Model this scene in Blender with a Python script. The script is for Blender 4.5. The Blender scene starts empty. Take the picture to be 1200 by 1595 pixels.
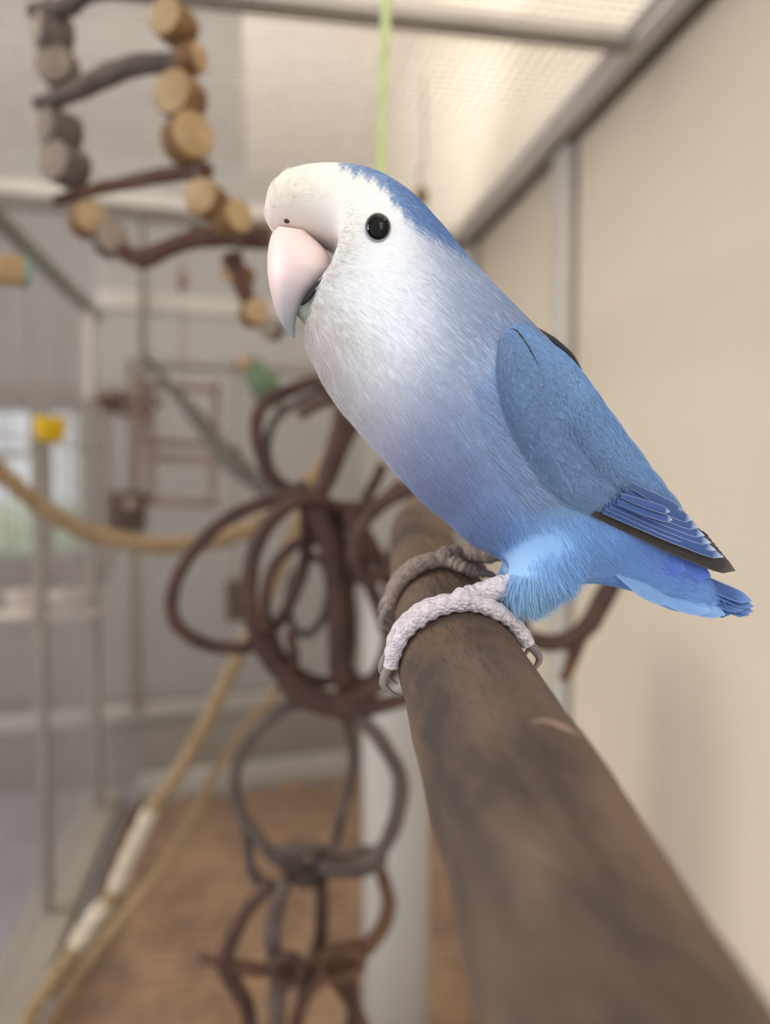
import bpy, bmesh, math, random
import numpy as np
from mathutils import Vector, Matrix
from mathutils.bvhtree import BVHTree

random.seed(7)
RNG = np.random.default_rng(7)
SC = bpy.context.scene
COL = SC.collection

# ------------------------------------------------------------------ camera
F = 1150.0                                   # focal length in pixels of the 1200 x 1595 frame
CAM = Vector((0.0, 0.0, 1.20))
YAW, PITCH = math.radians(10.08), math.radians(3.09)
fwd = Vector((math.sin(YAW) * math.cos(PITCH), math.cos(YAW) * math.cos(PITCH), -math.sin(PITCH)))
cam_d = bpy.data.cameras.new('camera')
cam = bpy.data.objects.new('camera', cam_d)
COL.objects.link(cam)
cam.location = CAM
cam.rotation_euler = fwd.to_track_quat('-Z', 'Y').to_euler()
cam_d.sensor_fit = 'VERTICAL'
cam_d.sensor_height = 36.0
cam_d.lens = F / 1595.0 * 36.0
cam_d.clip_start = 0.01
cam_d.dof.use_dof = True
cam_d.dof.focus_distance = 0.172
cam_d.dof.aperture_fstop = 6.0
SC.camera = cam
bpy.context.view_layer.update()
CM = Matrix.Translation(CAM) @ cam.rotation_euler.to_matrix().to_4x4()
CR = np.array(CM.to_3x3())

# ------------------------------------------------------------------ sky, added lights, exposure
w = bpy.data.worlds.new('overcast_sky')
SC.world = w
w.use_nodes = True
bg = w.node_tree.nodes['Background']
bg.inputs[0].default_value = (0.93, 0.96, 1.0, 1)
bg.inputs[1].default_value = 1.25

def area(name, loc, target, size, energy, col):
    d = bpy.data.lights.new(name, 'AREA')
    d.shape = 'RECTANGLE'
    d.size, d.size_y = size
    d.energy = energy
    d.color = col
    o = bpy.data.objects.new(name, d)
    COL.objects.link(o)
    o.location = loc
    o.rotation_euler = (Vector(target) - Vector(loc)).to_track_quat('-Z', 'Y').to_euler()
    return o

area('unseen_front_key', (0.36, -0.62, 1.80), (0.02, 0.2, 1.18), (0.55, 0.6), 4.2, (1.0, 0.97, 0.93))  # unseen soft key light, placed for the shading on the bird
area('added_ceiling_fill', (-0.35, 1.5, 1.78), (-0.25, 2.0, 2.4), (1.3, 0.5), 10.5, (1.0, 0.97, 0.94))  # added upward light out of view, brightens the ceiling for soft bounce
area('added_ceiling_fill_front', (0.0, 0.2, 1.80), (0.1, 0.5, 2.4), (1.3, 0.5), 15.0, (1.0, 0.97, 0.93))  # second added upward fill, nearer the viewer, no real fixture
area('added_fill_left', (-1.9, 0.9, 2.0), (0.4, 0.9, 1.1), (1.0, 0.8), 50.0, (1.0, 0.955, 0.90))  # added warm fill from the left, brightens the right wall

SC.view_settings.view_transform = 'Standard'
SC.view_settings.look = 'None'
SC.view_settings.gamma = 1.0
SC.view_settings.use_curve_mapping = False
SC.view_settings.exposure = 0.0

# ------------------------------------------------------------------ helpers
def P(px, py, Y):
    """the point of the world plane y = Y seen at a pixel of the photograph"""
    r = CR @ np.array([(px - 600) / F, -(py - 797.5) / F, -1.0])
    return np.array(CAM) + r * (Y / r[1])

def PD(px, py, d):
    """the point at distance d along the view axis seen at a pixel"""
    return np.array(CAM) + CR @ np.array([(px - 600) / F * d, -(py - 797.5) / F * d, -d])

def lin(c):
    c = np.asarray(c, float) / 255.0
    return np.where(c <= 0.04045, c / 12.92, ((c + 0.055) / 1.055) ** 2.4)

def rgba(c):
    r = lin(c)
    return (float(r[0]), float(r[1]), float(r[2]), 1.0)

def catmull(pts, n, closed=False):
    pts = np.asarray(pts, float)
    m = len(pts)
    out = []
    segs = m if closed else m - 1
    for k in range(n if closed else n + 1):
        t = k / n * segs
        i = min(int(t), segs - 1)
        f = t - i
        if closed:
            p0, p1, p2, p3 = (pts[(i + j) % m] for j in (-1, 0, 1, 2))
        else:
            p0, p1, p2, p3 = (pts[min(max(i + j, 0), m - 1)] for j in (-1, 0, 1, 2))
        out.append(0.5 * ((2 * p1) + (-p0 + p2) * f + (2 * p0 - 5 * p1 + 4 * p2 - p3) * f * f + (-p0 + 3 * p1 - 3 * p2 + p3) * f ** 3))
    return np.array(out)

def tube(path, radii, seg=8, closed=False, wob=0.0, seed=0, cap=True):
    """verts, faces of a tapering tube along a path"""
    path = np.asarray(path, float)
    n = len(path)
    r = np.full(n, radii) if np.isscalar(radii) else np.interp(np.linspace(0, 1, n), np.linspace(0, 1, len(radii)), radii)
    rg = np.random.default_rng(seed + 11)
    tan = np.gradient(path, axis=0)
    if closed:
        tan = np.roll(path, -1, 0) - np.roll(path, 1, 0)
    tan /= np.linalg.norm(tan, axis=1)[:, None] + 1e-12
    u = np.cross(tan[0], [0.31, 0.2, 0.93])
    u /= np.linalg.norm(u)
    ph = rg.uniform(0, 6.28, 6)
    V = []
    for i in range(n):
        u = u - tan[i] * np.dot(u, tan[i])
        u /= np.linalg.norm(u)
        v = np.cross(tan[i], u)
        for k in range(seg):
            a = 2 * math.pi * k / seg
            rr = r[i] * (1 + wob * (math.sin(3 * a + ph[0] + i * .5) * .4 + math.sin(i * .9 + ph[1]) * .5 + math.sin(i * .37 + a + ph[2]) * .6 + rg.normal() * .25))
            V.append(path[i] + rr * (math.cos(a) * u + math.sin(a) * v))
    Fc = []
    for i in range(n if closed else n - 1):
        j = (i + 1) % n
        for k in range(seg):
            l = (k + 1) % seg
            Fc.append((i * seg + k, i * seg + l, j * seg + l, j * seg + k))
    if cap and not closed:
        for i, s in ((0, -1), (n - 1, 1)):
            c = len(V)
            V.append(path[i] + tan[i] * s * r[i] * .25)
            for k in range(seg):
                l = (k + 1) % seg
                Fc.append((i * seg + l, i * seg + k, c) if s < 0 else (i * seg + k, i * seg + l, c))
    return np.array(V), Fc

class Geo:
    """collects boxes, bars and tubes for ONE mesh object"""
    def __init__(s):
        s.v, s.f, s.n = [], [], 0
    def add(s, V, Fc):
        s.v.append(np.asarray(V, float))
        s.f += [tuple(i + s.n for i in f) for f in Fc]
        s.n += len(V)
        return s
    def box(s, a, b):
        a, b = np.minimum(a, b), np.maximum(a, b)
        V = [(x, y, z) for x in (a[0], b[0]) for y in (a[1], b[1]) for z in (a[2], b[2])]
        return s.add(V, [(0, 1, 3, 2), (4, 6, 7, 5), (0, 4, 5, 1), (2, 3, 7, 6), (0, 2, 6, 4), (1, 5, 7, 3)])
    def tube(s, *a, **k):
        return s.add(*tube(*a, **k))
    def ball(s, c, r, nu=14, nv=9):
        r = np.full(3, r) if np.isscalar(r) else np.asarray(r)
        V, Fc = [], []
        for j in range(nv + 1):
            for i in range(nu):
                a, b = 2 * math.pi * i / nu, math.pi * (j / nv)
                V.append(np.asarray(c) + r * [math.sin(b) * math.cos(a), math.sin(b) * math.sin(a), math.cos(b)])
        for j in range(nv):
            for i in range(nu):
                k = (i + 1) % nu
                Fc.append((j * nu + i, (j + 1) * nu + i, (j + 1) * nu + k, j * nu + k))
        return s.add(V, Fc)

def obj(name, geo, m, parent=None, smooth=True, bevel=0.0):
    V = np.concatenate(geo.v) if isinstance(geo, Geo) else np.asarray(geo[0], float)
    Fc = geo.f if isinstance(geo, Geo) else geo[1]
    org = np.array(parent['origin']) if parent is not None else np.zeros(3)
    me = bpy.data.meshes.new(name)
    me.from_pydata((V - org).tolist(), [], [list(f) for f in Fc])
    me.validate()
    if bevel:
        bm = bmesh.new(); bm.from_mesh(me)
        bmesh.ops.bevel(bm, geom=bm.edges[:], offset=bevel, segments=2, affect='EDGES', profile=.6)
        bm.to_mesh(me); bm.free()
    if smooth:
        me.polygons.foreach_set('use_smooth', [True] * len(me.polygons))
        me.set_sharp_from_angle(angle=math.radians(40 if bevel else 52))
    me.materials.append(m)
    o = bpy.data.objects.new(name, me)
    COL.objects.link(o)
    if parent is not None:
        o.parent = parent
        o['origin'] = list(map(float, org))
    return o

def thing(name, label, cat, loc, group=None):
    o = bpy.data.objects.new(name, None)
    COL.objects.link(o)
    o.empty_display_size = .02
    o.location = [float(c) for c in loc]
    o['origin'] = [float(c) for c in loc]
    o['label'], o['category'] = label, cat
    if group:
        o['group'] = group
    return o

def tag(o, label, cat, group=None):
    o['label'], o['category'] = label, cat
    if group:
        o['group'] = group
    return o

def struct(name, geo, m, parent=None, **k):
    o = obj(name, geo, m, parent, **k)
    o['kind'] = 'structure'
    if parent is None:
        o['origin'] = [0.0, 0.0, 0.0]
    return o

def mat(name, c, rough=.6, c2=None, scale=(30, 30, 30), bump=0.0, bscale=None, mix=(.35, .65), metal=0, sss=0, detail=5, coat=0, spec=.5):
    m = bpy.data.materials.new(name)
    m.use_nodes = True
    nt = m.node_tree
    b = nt.nodes['Principled BSDF']
    b.inputs['Roughness'].default_value = rough
    b.inputs['Metallic'].default_value = metal
    b.inputs['Specular IOR Level'].default_value = spec
    b.inputs['Coat Weight'].default_value = coat
    if sss:
        b.inputs['Subsurface Weight'].default_value = sss
        b.inputs['Subsurface Radius'].default_value = (.003, .0016, .0012)
        b.inputs['Subsurface Scale'].default_value = 1.0
    tc = nt.nodes.new('ShaderNodeTexCoord')
    mp = nt.nodes.new('ShaderNodeMapping')
    nt.links.new(tc.outputs['Object'], mp.inputs[0])
    mp.inputs['Scale'].default_value = scale
    nz = nt.nodes.new('ShaderNodeTexNoise')
    nz.inputs['Scale'].default_value = 1.0
    nz.inputs['Detail'].default_value = detail
    nt.links.new(mp.outputs[0], nz.inputs['Vector'])
    rp = nt.nodes.new('ShaderNodeValToRGB')
    rp.color_ramp.elements[0].position, rp.color_ramp.elements[1].position = mix
    rp.color_ramp.elements[0].color = rgba(c)
    rp.color_ramp.elements[1].color = rgba(c2 if c2 is not None else c)
    nt.links.new(nz.outputs['Fac'], rp.inputs[0])
    nt.links.new(rp.outputs[0], b.inputs['Base Color'])
    if bump:
        n2 = nt.nodes.new('ShaderNodeTexNoise')
        n2.inputs['Scale'].default_value = 1.0
        n2.inputs['Detail'].default_value = 6
        m2 = nt.nodes.new('ShaderNodeMapping')
        m2.inputs['Scale'].default_value = bscale or scale
        nt.links.new(tc.outputs['Object'], m2.inputs[0])
        nt.links.new(m2.outputs[0], n2.inputs['Vector'])
        bp_ = nt.nodes.new('ShaderNodeBump')
        bp_.inputs['Strength'].default_value = bump
        bp_.inputs['Distance'].default_value = .002
        nt.links.new(n2.outputs['Fac'], bp_.inputs['Height'])
        nt.links.new(bp_.outputs[0], b.inputs['Normal'])
    m['bsdf'] = b.name
    return m

def attr_mat(name, rough=.75, sheen=.3, streak=True, spec=.25):
    m = bpy.data.materials.new(name)
    m.use_nodes = True
    nt = m.node_tree
    b = nt.nodes['Principled BSDF']
    b.inputs['Roughness'].default_value = rough
    b.inputs['Specular IOR Level'].default_value = spec
    b.inputs['Sheen Weight'].default_value = sheen
    b.inputs['Sheen Roughness'].default_value = .5
    a = nt.nodes.new('ShaderNodeAttribute')
    a.attribute_name = 'plumage_colour'
    nt.links.new(a.outputs['Color'], b.inputs['Base Color'])
    return m

M = {}
M['panel'] = mat('beige_wall_panel', (228, 216, 198), .5, (222, 210, 192), (2, 2, 2))
M['cream'] = mat('cream_lit_ceiling', (240, 231, 220), .7, (235, 226, 214), (2, 2, 2))  # brightness of the lit ceiling side is in this colour
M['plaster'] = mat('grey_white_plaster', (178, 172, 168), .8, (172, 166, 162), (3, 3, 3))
M['roomwall'] = mat('grey_room_wall', (140, 137, 135), .8, (134, 131, 129), (2, 2, 2))
M['alu'] = mat('white_coated_aluminium', (208, 203, 196), .4, (198, 193, 186), (8, 8, 8))
M['alugrey'] = mat('grey_aluminium', (150, 143, 133), .45, (140, 133, 124), (8, 8, 8))
M['alugreen'] = mat('grey_green_rail', (120, 122, 112), .5, (112, 113, 104), (8, 8, 8))
M['seal'] = mat('brown_grey_seal_and_gap_shade', (108, 96, 82), .8, (98, 88, 76), (20, 20, 20))  # post seals, and the painted shadow line along the ceiling rail
M['wire'] = mat('light_zinc_wire', (205, 199, 191), .45, (190, 184, 177), (40, 40, 40), metal=.2)
M['bar'] = mat('dark_zinc_bar', (128, 121, 116), .45, (140, 133, 128), (40, 40, 40), metal=.3)
M['midwire'] = mat('grey_zinc_wire', (158, 151, 146), .5, (146, 139, 134), (40, 40, 40), metal=.2)
M['floor'] = mat('pale_blue_grey_floor', (168, 168, 176), .3, (150, 150, 158), (5, 5, 5))
M['bedding'] = mat('tan_wood_bedding', (184, 146, 108), .9, (150, 118, 88), (22, 22, 22), .6, (160, 160, 160))
M['bark'] = mat('weathered_bark', (62, 50, 43), .75, (104, 84, 69), (60, 22, 60), .9, (500, 180, 500), (.38, .62))
M['scar'] = mat('pale_bark_scar', (140, 116, 98), .85, (126, 104, 88), (300, 300, 300))
_nt = M['bark'].node_tree                      # ochre patches of bared wood
_b = _nt.nodes['Principled BSDF']
_src = _b.inputs['Base Color'].links[0].from_socket
_n = _nt.nodes.new('ShaderNodeTexNoise'); _n.inputs['Scale'].default_value = 46; _n.inputs['Detail'].default_value = 4
_tc = _nt.nodes.new('ShaderNodeTexCoord'); _nt.links.new(_tc.outputs['Object'], _n.inputs['Vector'])
_r = _nt.nodes.new('ShaderNodeMapRange'); _r.inputs['From Min'].default_value = .52; _r.inputs['From Max'].default_value = .68; _r.inputs['To Max'].default_value = .45
_nt.links.new(_n.outputs['Fac'], _r.inputs['Value'])
_m = _nt.nodes.new('ShaderNodeMix'); _m.data_type = 'RGBA'; _m.inputs['B'].default_value = rgba((114, 86, 58))
_nt.links.new(_r.outputs[0], _m.inputs['Factor']); _nt.links.new(_src, _m.inputs['A']); _nt.links.new(_m.outputs['Result'], _b.inputs['Base Color'])
M['woodend'] = mat('pale_cut_wood', (178, 150, 112), .7, (156, 126, 88), (60, 60, 60), .2)
M['slicebark'] = mat('ochre_slice_bark', (104, 74, 44), .8, (134, 100, 60), (90, 90, 90), .5, (300, 300, 300))
M['greybark'] = mat('grey_slice_bark', (84, 74, 68), .8, (106, 94, 86), (90, 90, 90), .5, (300, 300, 300))
M['greyend'] = mat('greyed_cut_wood', (148, 132, 116), .7, (128, 112, 98), (60, 60, 60), .2)
M['rung'] = mat('red_brown_branch', (76, 48, 38), .75, (98, 66, 52), (60, 60, 60), .6, (300, 300, 300))
M['runggrey'] = mat('grey_brown_branch', (80, 68, 64), .75, (102, 88, 80), (60, 60, 60), .6, (300, 300, 300))
M['vine'] = mat('dark_red_brown_vine', (52, 30, 23), .65, (76, 46, 36), (50, 50, 50), .5, (300, 300, 300))
M['vinetan'] = mat('tan_brown_vine', (98, 64, 40), .65, (76, 48, 32), (50, 50, 50), .5, (300, 300, 300))
M['vinegrey'] = mat('grey_brown_vine', (92, 78, 72), .7, (70, 57, 51), (50, 50, 50), .5, (300, 300, 300))
M['darkbr'] = mat('dark_grey_branch', (86, 82, 74), .8, (70, 66, 60), (50, 50, 50), .4, (300, 300, 300))
M['rope'] = mat('tan_rope', (164, 140, 108), .9, (134, 110, 80), (200, 200, 200), .8, (400, 400, 400))
M['ropepale'] = mat('pale_rope_wrap', (206, 194, 174), .9, (190, 176, 154), (200, 200, 200), .8, (400, 400, 400))
M['cord'] = mat('yellow_green_cord', (202, 212, 150), .5, (194, 204, 140), (90, 90, 90))
M['pinkwood'] = mat('pinkish_wood', (146, 122, 112), .7, (130, 108, 98), (50, 50, 50))
M['darkblock'] = mat('dark_brown_block', (92, 76, 66), .8, (76, 62, 54), (50, 50, 50))
M['yellow'] = mat('yellow_plastic', (232, 190, 20), .4, (222, 180, 16), (20, 20, 20))
M['teal'] = mat('teal_paint', (120, 158, 150), .5, (110, 148, 140), (20, 20, 20))
M['sill'] = mat('brown_grey_frame', (116, 102, 94), .6, (108, 95, 88), (9, 9, 9))
M['darkframe'] = mat('grey_window_frame', (124, 117, 112), .6, (116, 109, 104), (9, 9, 9))
M['whitepost'] = mat('off_white_post', (178, 174, 168), .6, (170, 166, 160), (6, 6, 6))
M['lawn'] = mat('lawn_green', (214, 222, 190), .9, (198, 212, 172), (3, 3, 3))
M['leaf'] = mat('hedge_leaf_green', (214, 224, 206), .8, (196, 212, 186), (20, 20, 20))
M['eye'] = mat('black_glossy_eye', (5, 4, 5), .05, spec=.2)
M['eyering'] = mat('white_eye_skin', (150, 148, 154), .7, (130, 128, 134), (300, 300, 300))
M['mouth'] = mat('dark_mouth', (42, 38, 44), .6, (34, 30, 36), (100, 100, 100))
M['claw'] = mat('horn_grey_claw', (120, 106, 104), .35, (150, 136, 132), (200, 200, 200))
M['pale_bowl'] = mat('cream_ceramic', (222, 208, 196), .4, (214, 200, 188), (10, 10, 10))
M['greyband'] = mat('dark_grey_plinth', (120, 116, 114), .7, (112, 108, 106), (6, 6, 6))
M['blackf'] = mat('black_feather', (18, 18, 22), .6, (26, 26, 30), (300, 300, 300))
M['plumage'] = attr_mat('blue_white_plumage')
M['plume_hair'] = attr_mat('soft_plumage_barbs', .8, .2)

def glass():
    m = bpy.data.materials.new('window_glass')
    m.use_nodes = True
    b = m.node_tree.nodes['Principled BSDF']
    b.inputs['Transmission Weight'].default_value = 1
    b.inputs['Roughness'].default_value = 0
    b.inputs['IOR'].default_value = 1.02
    return m
M['glass'] = glass()

def beak_mat():
    m = mat('pink_horn_beak', (236, 204, 200), .5, (228, 196, 196), (150, 150, 150), sss=.25)
    nt = m.node_tree
    a = nt.nodes.new('ShaderNodeAttribute')
    a.attribute_name = 'plumage_colour'
    nt.links.new(a.outputs['Color'], nt.nodes['Principled BSDF'].inputs['Base Color'])
    return m
M['beak'] = beak_mat()

def skin_mat(name, c, c2):
    m = mat(name, c, .7, c2, (900, 900, 900), 0, None, (.3, .7))
    nt = m.node_tree
    vo = nt.nodes.new('ShaderNodeTexVoronoi')
    vo.inputs['Scale'].default_value = 1150
    tc = nt.nodes.new('ShaderNodeTexCoord')
    nt.links.new(tc.outputs['Object'], vo.inputs['Vector'])
    b = nt.nodes.new('ShaderNodeBump')
    b.invert = True
    b.inputs['Strength'].default_value = .9
    b.inputs['Distance'].default_value = .0006
    nt.links.new(vo.outputs['Distance'], b.inputs['Height'])
    nt.links.new(b.outputs[0], nt.nodes['Principled BSDF'].inputs['Normal'])
    return m
M['foot'] = skin_mat('scaly_pale_foot', (222, 212, 216), (196, 184, 188))
M['footdark'] = skin_mat('scaly_brown_grey_foot', (160, 142, 130), (130, 114, 104))  # darker copy of the foot skin, carries the far foot's shade

def feather_mat(name, c, edge, c2, rough=.5, edgew=.82, var=.12, streak=60):
    """feather: u across, v along; a paler rim, a dark shaft, fine barbs"""
    m = bpy.data.materials.new(name)
    m.use_nodes = True
    nt = m.node_tree
    L = nt.links.new
    b = nt.nodes['Principled BSDF']
    b.inputs['Roughness'].default_value = rough
    b.inputs['Specular IOR Level'].default_value = .3
    b.inputs['Sheen Weight'].default_value = .15
    uv = nt.nodes.new('ShaderNodeUVMap')
    uv.uv_map = 'UVMap'
    sp = nt.nodes.new('ShaderNodeSeparateXYZ')
    L(uv.outputs[0], sp.inputs[0])
    oi = nt.nodes.new('ShaderNodeObjectInfo')
    nz = nt.nodes.new('ShaderNodeTexNoise')
    mp = nt.nodes.new('ShaderNodeMapping')
    mp.inputs['Scale'].default_value = (8, streak, 1)
    mp.inputs['Rotation'].default_value = (0, 0, .5)
    L(uv.outputs[0], mp.inputs[0])
    ad = nt.nodes.new('ShaderNodeVectorMath'); ad.operation = 'ADD'
    L(mp.outputs[0], ad.inputs[0])
    cm = nt.nodes.new('ShaderNodeCombineXYZ')
    ml = nt.nodes.new('ShaderNodeMath'); ml.operation = 'MULTIPLY'; ml.inputs[1].default_value = 37
    L(oi.outputs['Random'], ml.inputs[0])
    L(ml.outputs[0], cm.inputs[0]); L(cm.outputs[0], ad.inputs[1])
    L(ad.outputs[0], nz.inputs['Vector'])
    nz.inputs['Scale'].default_value = 1
    mx = nt.nodes.new('ShaderNodeMix'); mx.data_type = 'RGBA'
    mx.inputs['A'].default_value = rgba(c); mx.inputs['B'].default_value = rgba(c2)
    L(nz.outputs['Fac'], mx.inputs['Factor'])
    # rim: |u-.5|*2 or v near the tip
    su = nt.nodes.new('ShaderNodeMath'); su.operation = 'SUBTRACT'; su.inputs[1].default_value = .5
    L(sp.outputs['X'], su.inputs[0])
    ab = nt.nodes.new('ShaderNodeMath'); ab.operation = 'ABSOLUTE'; L(su.outputs[0], ab.inputs[0])
    db = nt.nodes.new('ShaderNodeMath'); db.operation = 'MULTIPLY'; db.inputs[1].default_value = 2; L(ab.outputs[0], db.inputs[0])
    mxm = nt.nodes.new('ShaderNodeMath'); mxm.operation = 'MAXIMUM'
    L(db.outputs[0], mxm.inputs[0]); L(sp.outputs['Y'], mxm.inputs[1])
    mr = nt.nodes.new('ShaderNodeMapRange')
    mr.inputs['From Min'].default_value = edgew; mr.inputs['From Max'].default_value = 1
    L(mxm.outputs[0], mr.inputs['Value'])
    m2 = nt.nodes.new('ShaderNodeMix'); m2.data_type = 'RGBA'
    m2.inputs['B'].default_value = rgba(edge)
    L(mr.outputs[0], m2.inputs['Factor']); L(mx.outputs['Result'], m2.inputs['A'])
    hv = nt.nodes.new('ShaderNodeHueSaturation')
    mv = nt.nodes.new('ShaderNodeMapRange')
    mv.inputs['To Min'].default_value = 1 - var; mv.inputs['To Max'].default_value = 1 + var
    L(oi.outputs['Random'], mv.inputs['Value'])
    L(mv.outputs[0], hv.inputs['Value']); L(m2.outputs['Result'], hv.inputs['Color'])
    L(hv.outputs[0], b.inputs['Base Color'])
    bp_ = nt.nodes.new('ShaderNodeBump'); bp_.inputs['Strength'].default_value = .25; bp_.inputs['Distance'].default_value = .0003
    L(nz.outputs['Fac'], bp_.inputs['Height']); L(bp_.outputs[0], b.inputs['Normal'])
    return m
M['covert'] = feather_mat('slate_blue_covert', (98, 124, 154), (104, 132, 166), (106, 134, 168), .65, .75, .06)
M['second'] = feather_mat('bright_blue_secondary', (40, 64, 120), (190, 206, 228), (58, 90, 150), .5, .90, .10)
M['primary'] = feather_mat('dark_brown_primary', (42, 38, 38), (104, 94, 90), (58, 52, 50), .5, .90, .06)
M['tailf'] = feather_mat('deep_blue_tail_feather', (28, 50, 104), (100, 138, 196), (58, 94, 156), .5, .82, .2)
M['tailcov'] = feather_mat('light_blue_tail_covert', (116, 156, 210), (140, 176, 222), (128, 168, 218), .6, .75, .05)
M['tailviolet'] = feather_mat('violet_blue_rump_feather', (70, 102, 188), (84, 116, 200), (80, 112, 196), .6, .75, .05)

# ------------------------------------------------------------------ SETTING
CZ = CAM.z
XR, ZC, ZF = .452, CZ + .475, CZ - .60
YB = 1.5
struct('floor', Geo().box((-2.6, -1.0, -.05), (XR + .03, 3.05, 0)), M['floor'], smooth=False)
struct('wall_right', Geo().box((XR, -.9, 0), (XR + .03, 3.05, 2.4)), M['panel'], smooth=False)
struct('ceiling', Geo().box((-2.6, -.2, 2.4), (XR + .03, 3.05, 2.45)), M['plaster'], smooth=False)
struct('lit_ceiling_strip', Geo().box((-.02, -.2, 2.36), (XR, 3.0, 2.4)), M['cream'], smooth=False)          # lit right side of the ceiling, its brightness put into the colour
wl, wr = P(-330, 700, 3.0)[0], P(137, 700, 3.0)[0]
wt, wb = P(60, 628, 3.0)[2], P(60, 882, 3.0)[2]
g = Geo()
g.box((-2.6, 3.0, 0), (wl, 3.05, 2.4)).box((wr, 3.0, 0), (XR, 3.05, 2.4)).box((wl, 3.0, wt), (wr, 3.05, 2.4)).box((wl, 3.0, 0), (wr, 3.05, wb))
struct('wall_back', g, M['roomwall'], smooth=False)
struct('wall_left', Geo().box((-2.65, -.2, 0), (-2.6, 3.05, 2.4)), M['roomwall'], smooth=False)
win = struct('window_1', Geo().box((wl, 2.99, wb), (wl + .05, 3.05, wt)).box((wl, 2.985, wb), (wr, 3.05, wb + .045)).box((wl, 2.985, wt - .03), (wr, 3.05, wt)).box((wr - .04, 2.985, wb), (wr, 3.05, wt)), M['darkframe'], smooth=False)
mz = P(60, 707, 3.0)[2]
xm = P(66, 707, 3.0)[0]
struct('window_frame', Geo().box((xm - .025, 2.99, wb), (xm + .025, 3.04, wt)), M['darkframe'], win, smooth=False)
struct('window_frame', Geo().box((wl, 2.995, mz - .012), (xm - .025, 3.035, mz + .012)), M['darkframe'], win, smooth=False)
struct('pane', Geo().box((wl + .05, 3.01, wb + .045), (xm - .025, 3.016, wt - .03)), M['glass'], win, smooth=False)
struct('pane', Geo().box((xm + .025, 3.01, wb + .045), (wr - .04, 3.016, wt - .03)), M['glass'], win, smooth=False)
struct('trim_2', Geo().box((wl, 2.95, wb - .05), (wr + .04, 3.0, wb)), M['sill'], smooth=False, bevel=.004)
struct('trim_3', Geo().box((wl, 2.96, wt), (wr + .12, 3.0, wt + .07)), M['sill'], smooth=False, bevel=.004)
struct('trim_4', Geo().box((wr, 2.97, wb), (wr + .07, 3.0, wt)), M['sill'], smooth=False, bevel=.003)
struct('baseboard_back', Geo().box((-2.6, 2.9, 0), (XR, 3.0, .32)), M['greyband'], smooth=False, bevel=.006)
# outside the window
struct('lawn', Geo().box((-30, 3.1, -.4), (20, 40, -.35)), M['lawn'], smooth=False)
g = Geo()
rg = np.random.default_rng(3)
for k in range(900):
    c = np.array([rg.uniform(-9, 0), rg.uniform(10.5, 11.5), rg.uniform(-.3, .95) ** 1])
    if c[2] > .45 + .35 * math.sin(c[0] * 1.7):
        continue
    a = rg.normal(size=3); a /= np.linalg.norm(a)
    b2 = np.cross(a, rg.normal(size=3)); b2 /= np.linalg.norm(b2)
    s_ = rg.uniform(.1, .2)
    g.add([c - a * s_, c + b2 * s_ * .6, c + a * s_, c - b2 * s_ * .6], [(0, 1, 2, 3)])
g.box((-9, 10.8, -.38), (0, 11.2, .2))
o = tag(obj('hedge', g, M['leaf'], smooth=False), 'pale green hedge seen hazily through the window outside', 'hedge')
o['kind'] = 'stuff'

# ------------------------------------------------------------------ AVIARY (one thing with frame, wire and floor parts)
av = thing('aviary', 'walk-in bird cage of pale metal rails and wire mesh around the perches', 'cage', (0, YB, 0))
def rail(a, b, m='alu', label=None, name='frame_rail', bevel=.0025):
    o = obj(name, Geo().box(np.array(a), np.array(b)), M[m], av, smooth=True, bevel=bevel)
    if label:
        o['label'] = label
    return o
XL = -1.15
# ceiling edge along the right wall
rail((XR - .036, -.05, ZC - .006), (XR - .012, YB, ZC + .02))
rail((XR - .048, -.05, ZC + .004), (XR - .037, YB, ZC + .018))
rail((XR - .011, -.05, ZC - .012), (XR - .001, YB, ZC + .02), 'seal', 'dark strip painted as the shadow line between rail and wall')  # dark strip put in for the shadow of the joint
yc = P(1000, 42, .8)[1]
rail((XL, .775, ZC - .008), (XR - .037, .795, ZC + .012), 'alugrey', 'grey cross rail under the ceiling mesh')
# rear frame
KR = .138                                     # the rear wall stands slightly askew
def YRX(x): return YB + KR * (x - XR)
def rearp(px, py):
    r = CR @ np.array([(px - 600) / F, -(py - 797.5) / F, -1.0])
    t = (YB + KR * (CAM.x - XR) - CAM.y) / (r[1] - KR * r[0])
    return np.array(CAM) + r * t
def zb(px, py): return rearp(px, py)[2]
def xb(px, py=735): return rearp(px, py)[0]
def askew(o):
    for v in o.data.vertices:
        v.co.y += KR * (v.co.x - XR)
askew(rail((XL, YB - .014, ZC - .002), (XR - .012, YB + .016, ZC + .022), 'alu'))
askew(rail((XL, YB - .012, ZC - .022), (XR - .012, YB + .012, ZC - .004), 'alugrey', 'grey lower lip of the rear top rail'))
z2 = zb(330, 478)
askew(rail((xb(158), YB - .01, z2 - .018), (XR - .012, YB + .014, z2 + .016)))
z3 = zb(330, 572)
askew(rail((xb(232), YB - .01, z3 - .006), (XR - .012, YB + .01, z3 + .006), 'alugrey', 'thin grey rail of the rear mesh'))
z4 = zb(200, 1109)
askew(rail((XL, YB - .012, z4 - .014), (XR - .012, YB + .012, z4 + .012), 'whitepost'))
z5 = zb(400, 1200)
askew(rail((xb(208), YB - .014, ZF - .03), (XR - .012, YB + .016, z5 + .022), 'whitepost'))
askew(rail((xb(208), YB - .004, z5 + .024), (XR - .012, YB + .012, z4 - .016), 'alugrey', 'grey kick panel between the two lower rear rails'))
for px_, w_, za, zz, m_ in ((208, .008, z4, zb(208, 560), 'alugrey'), (230, .005, zb(230, 700), ZC - .02, 'alugrey')):
    x = xb(px_)
    askew(rail((x - w_, YB - .016, za), (x + w_, YB - .002, zz), m_, None, 'post'))
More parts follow.
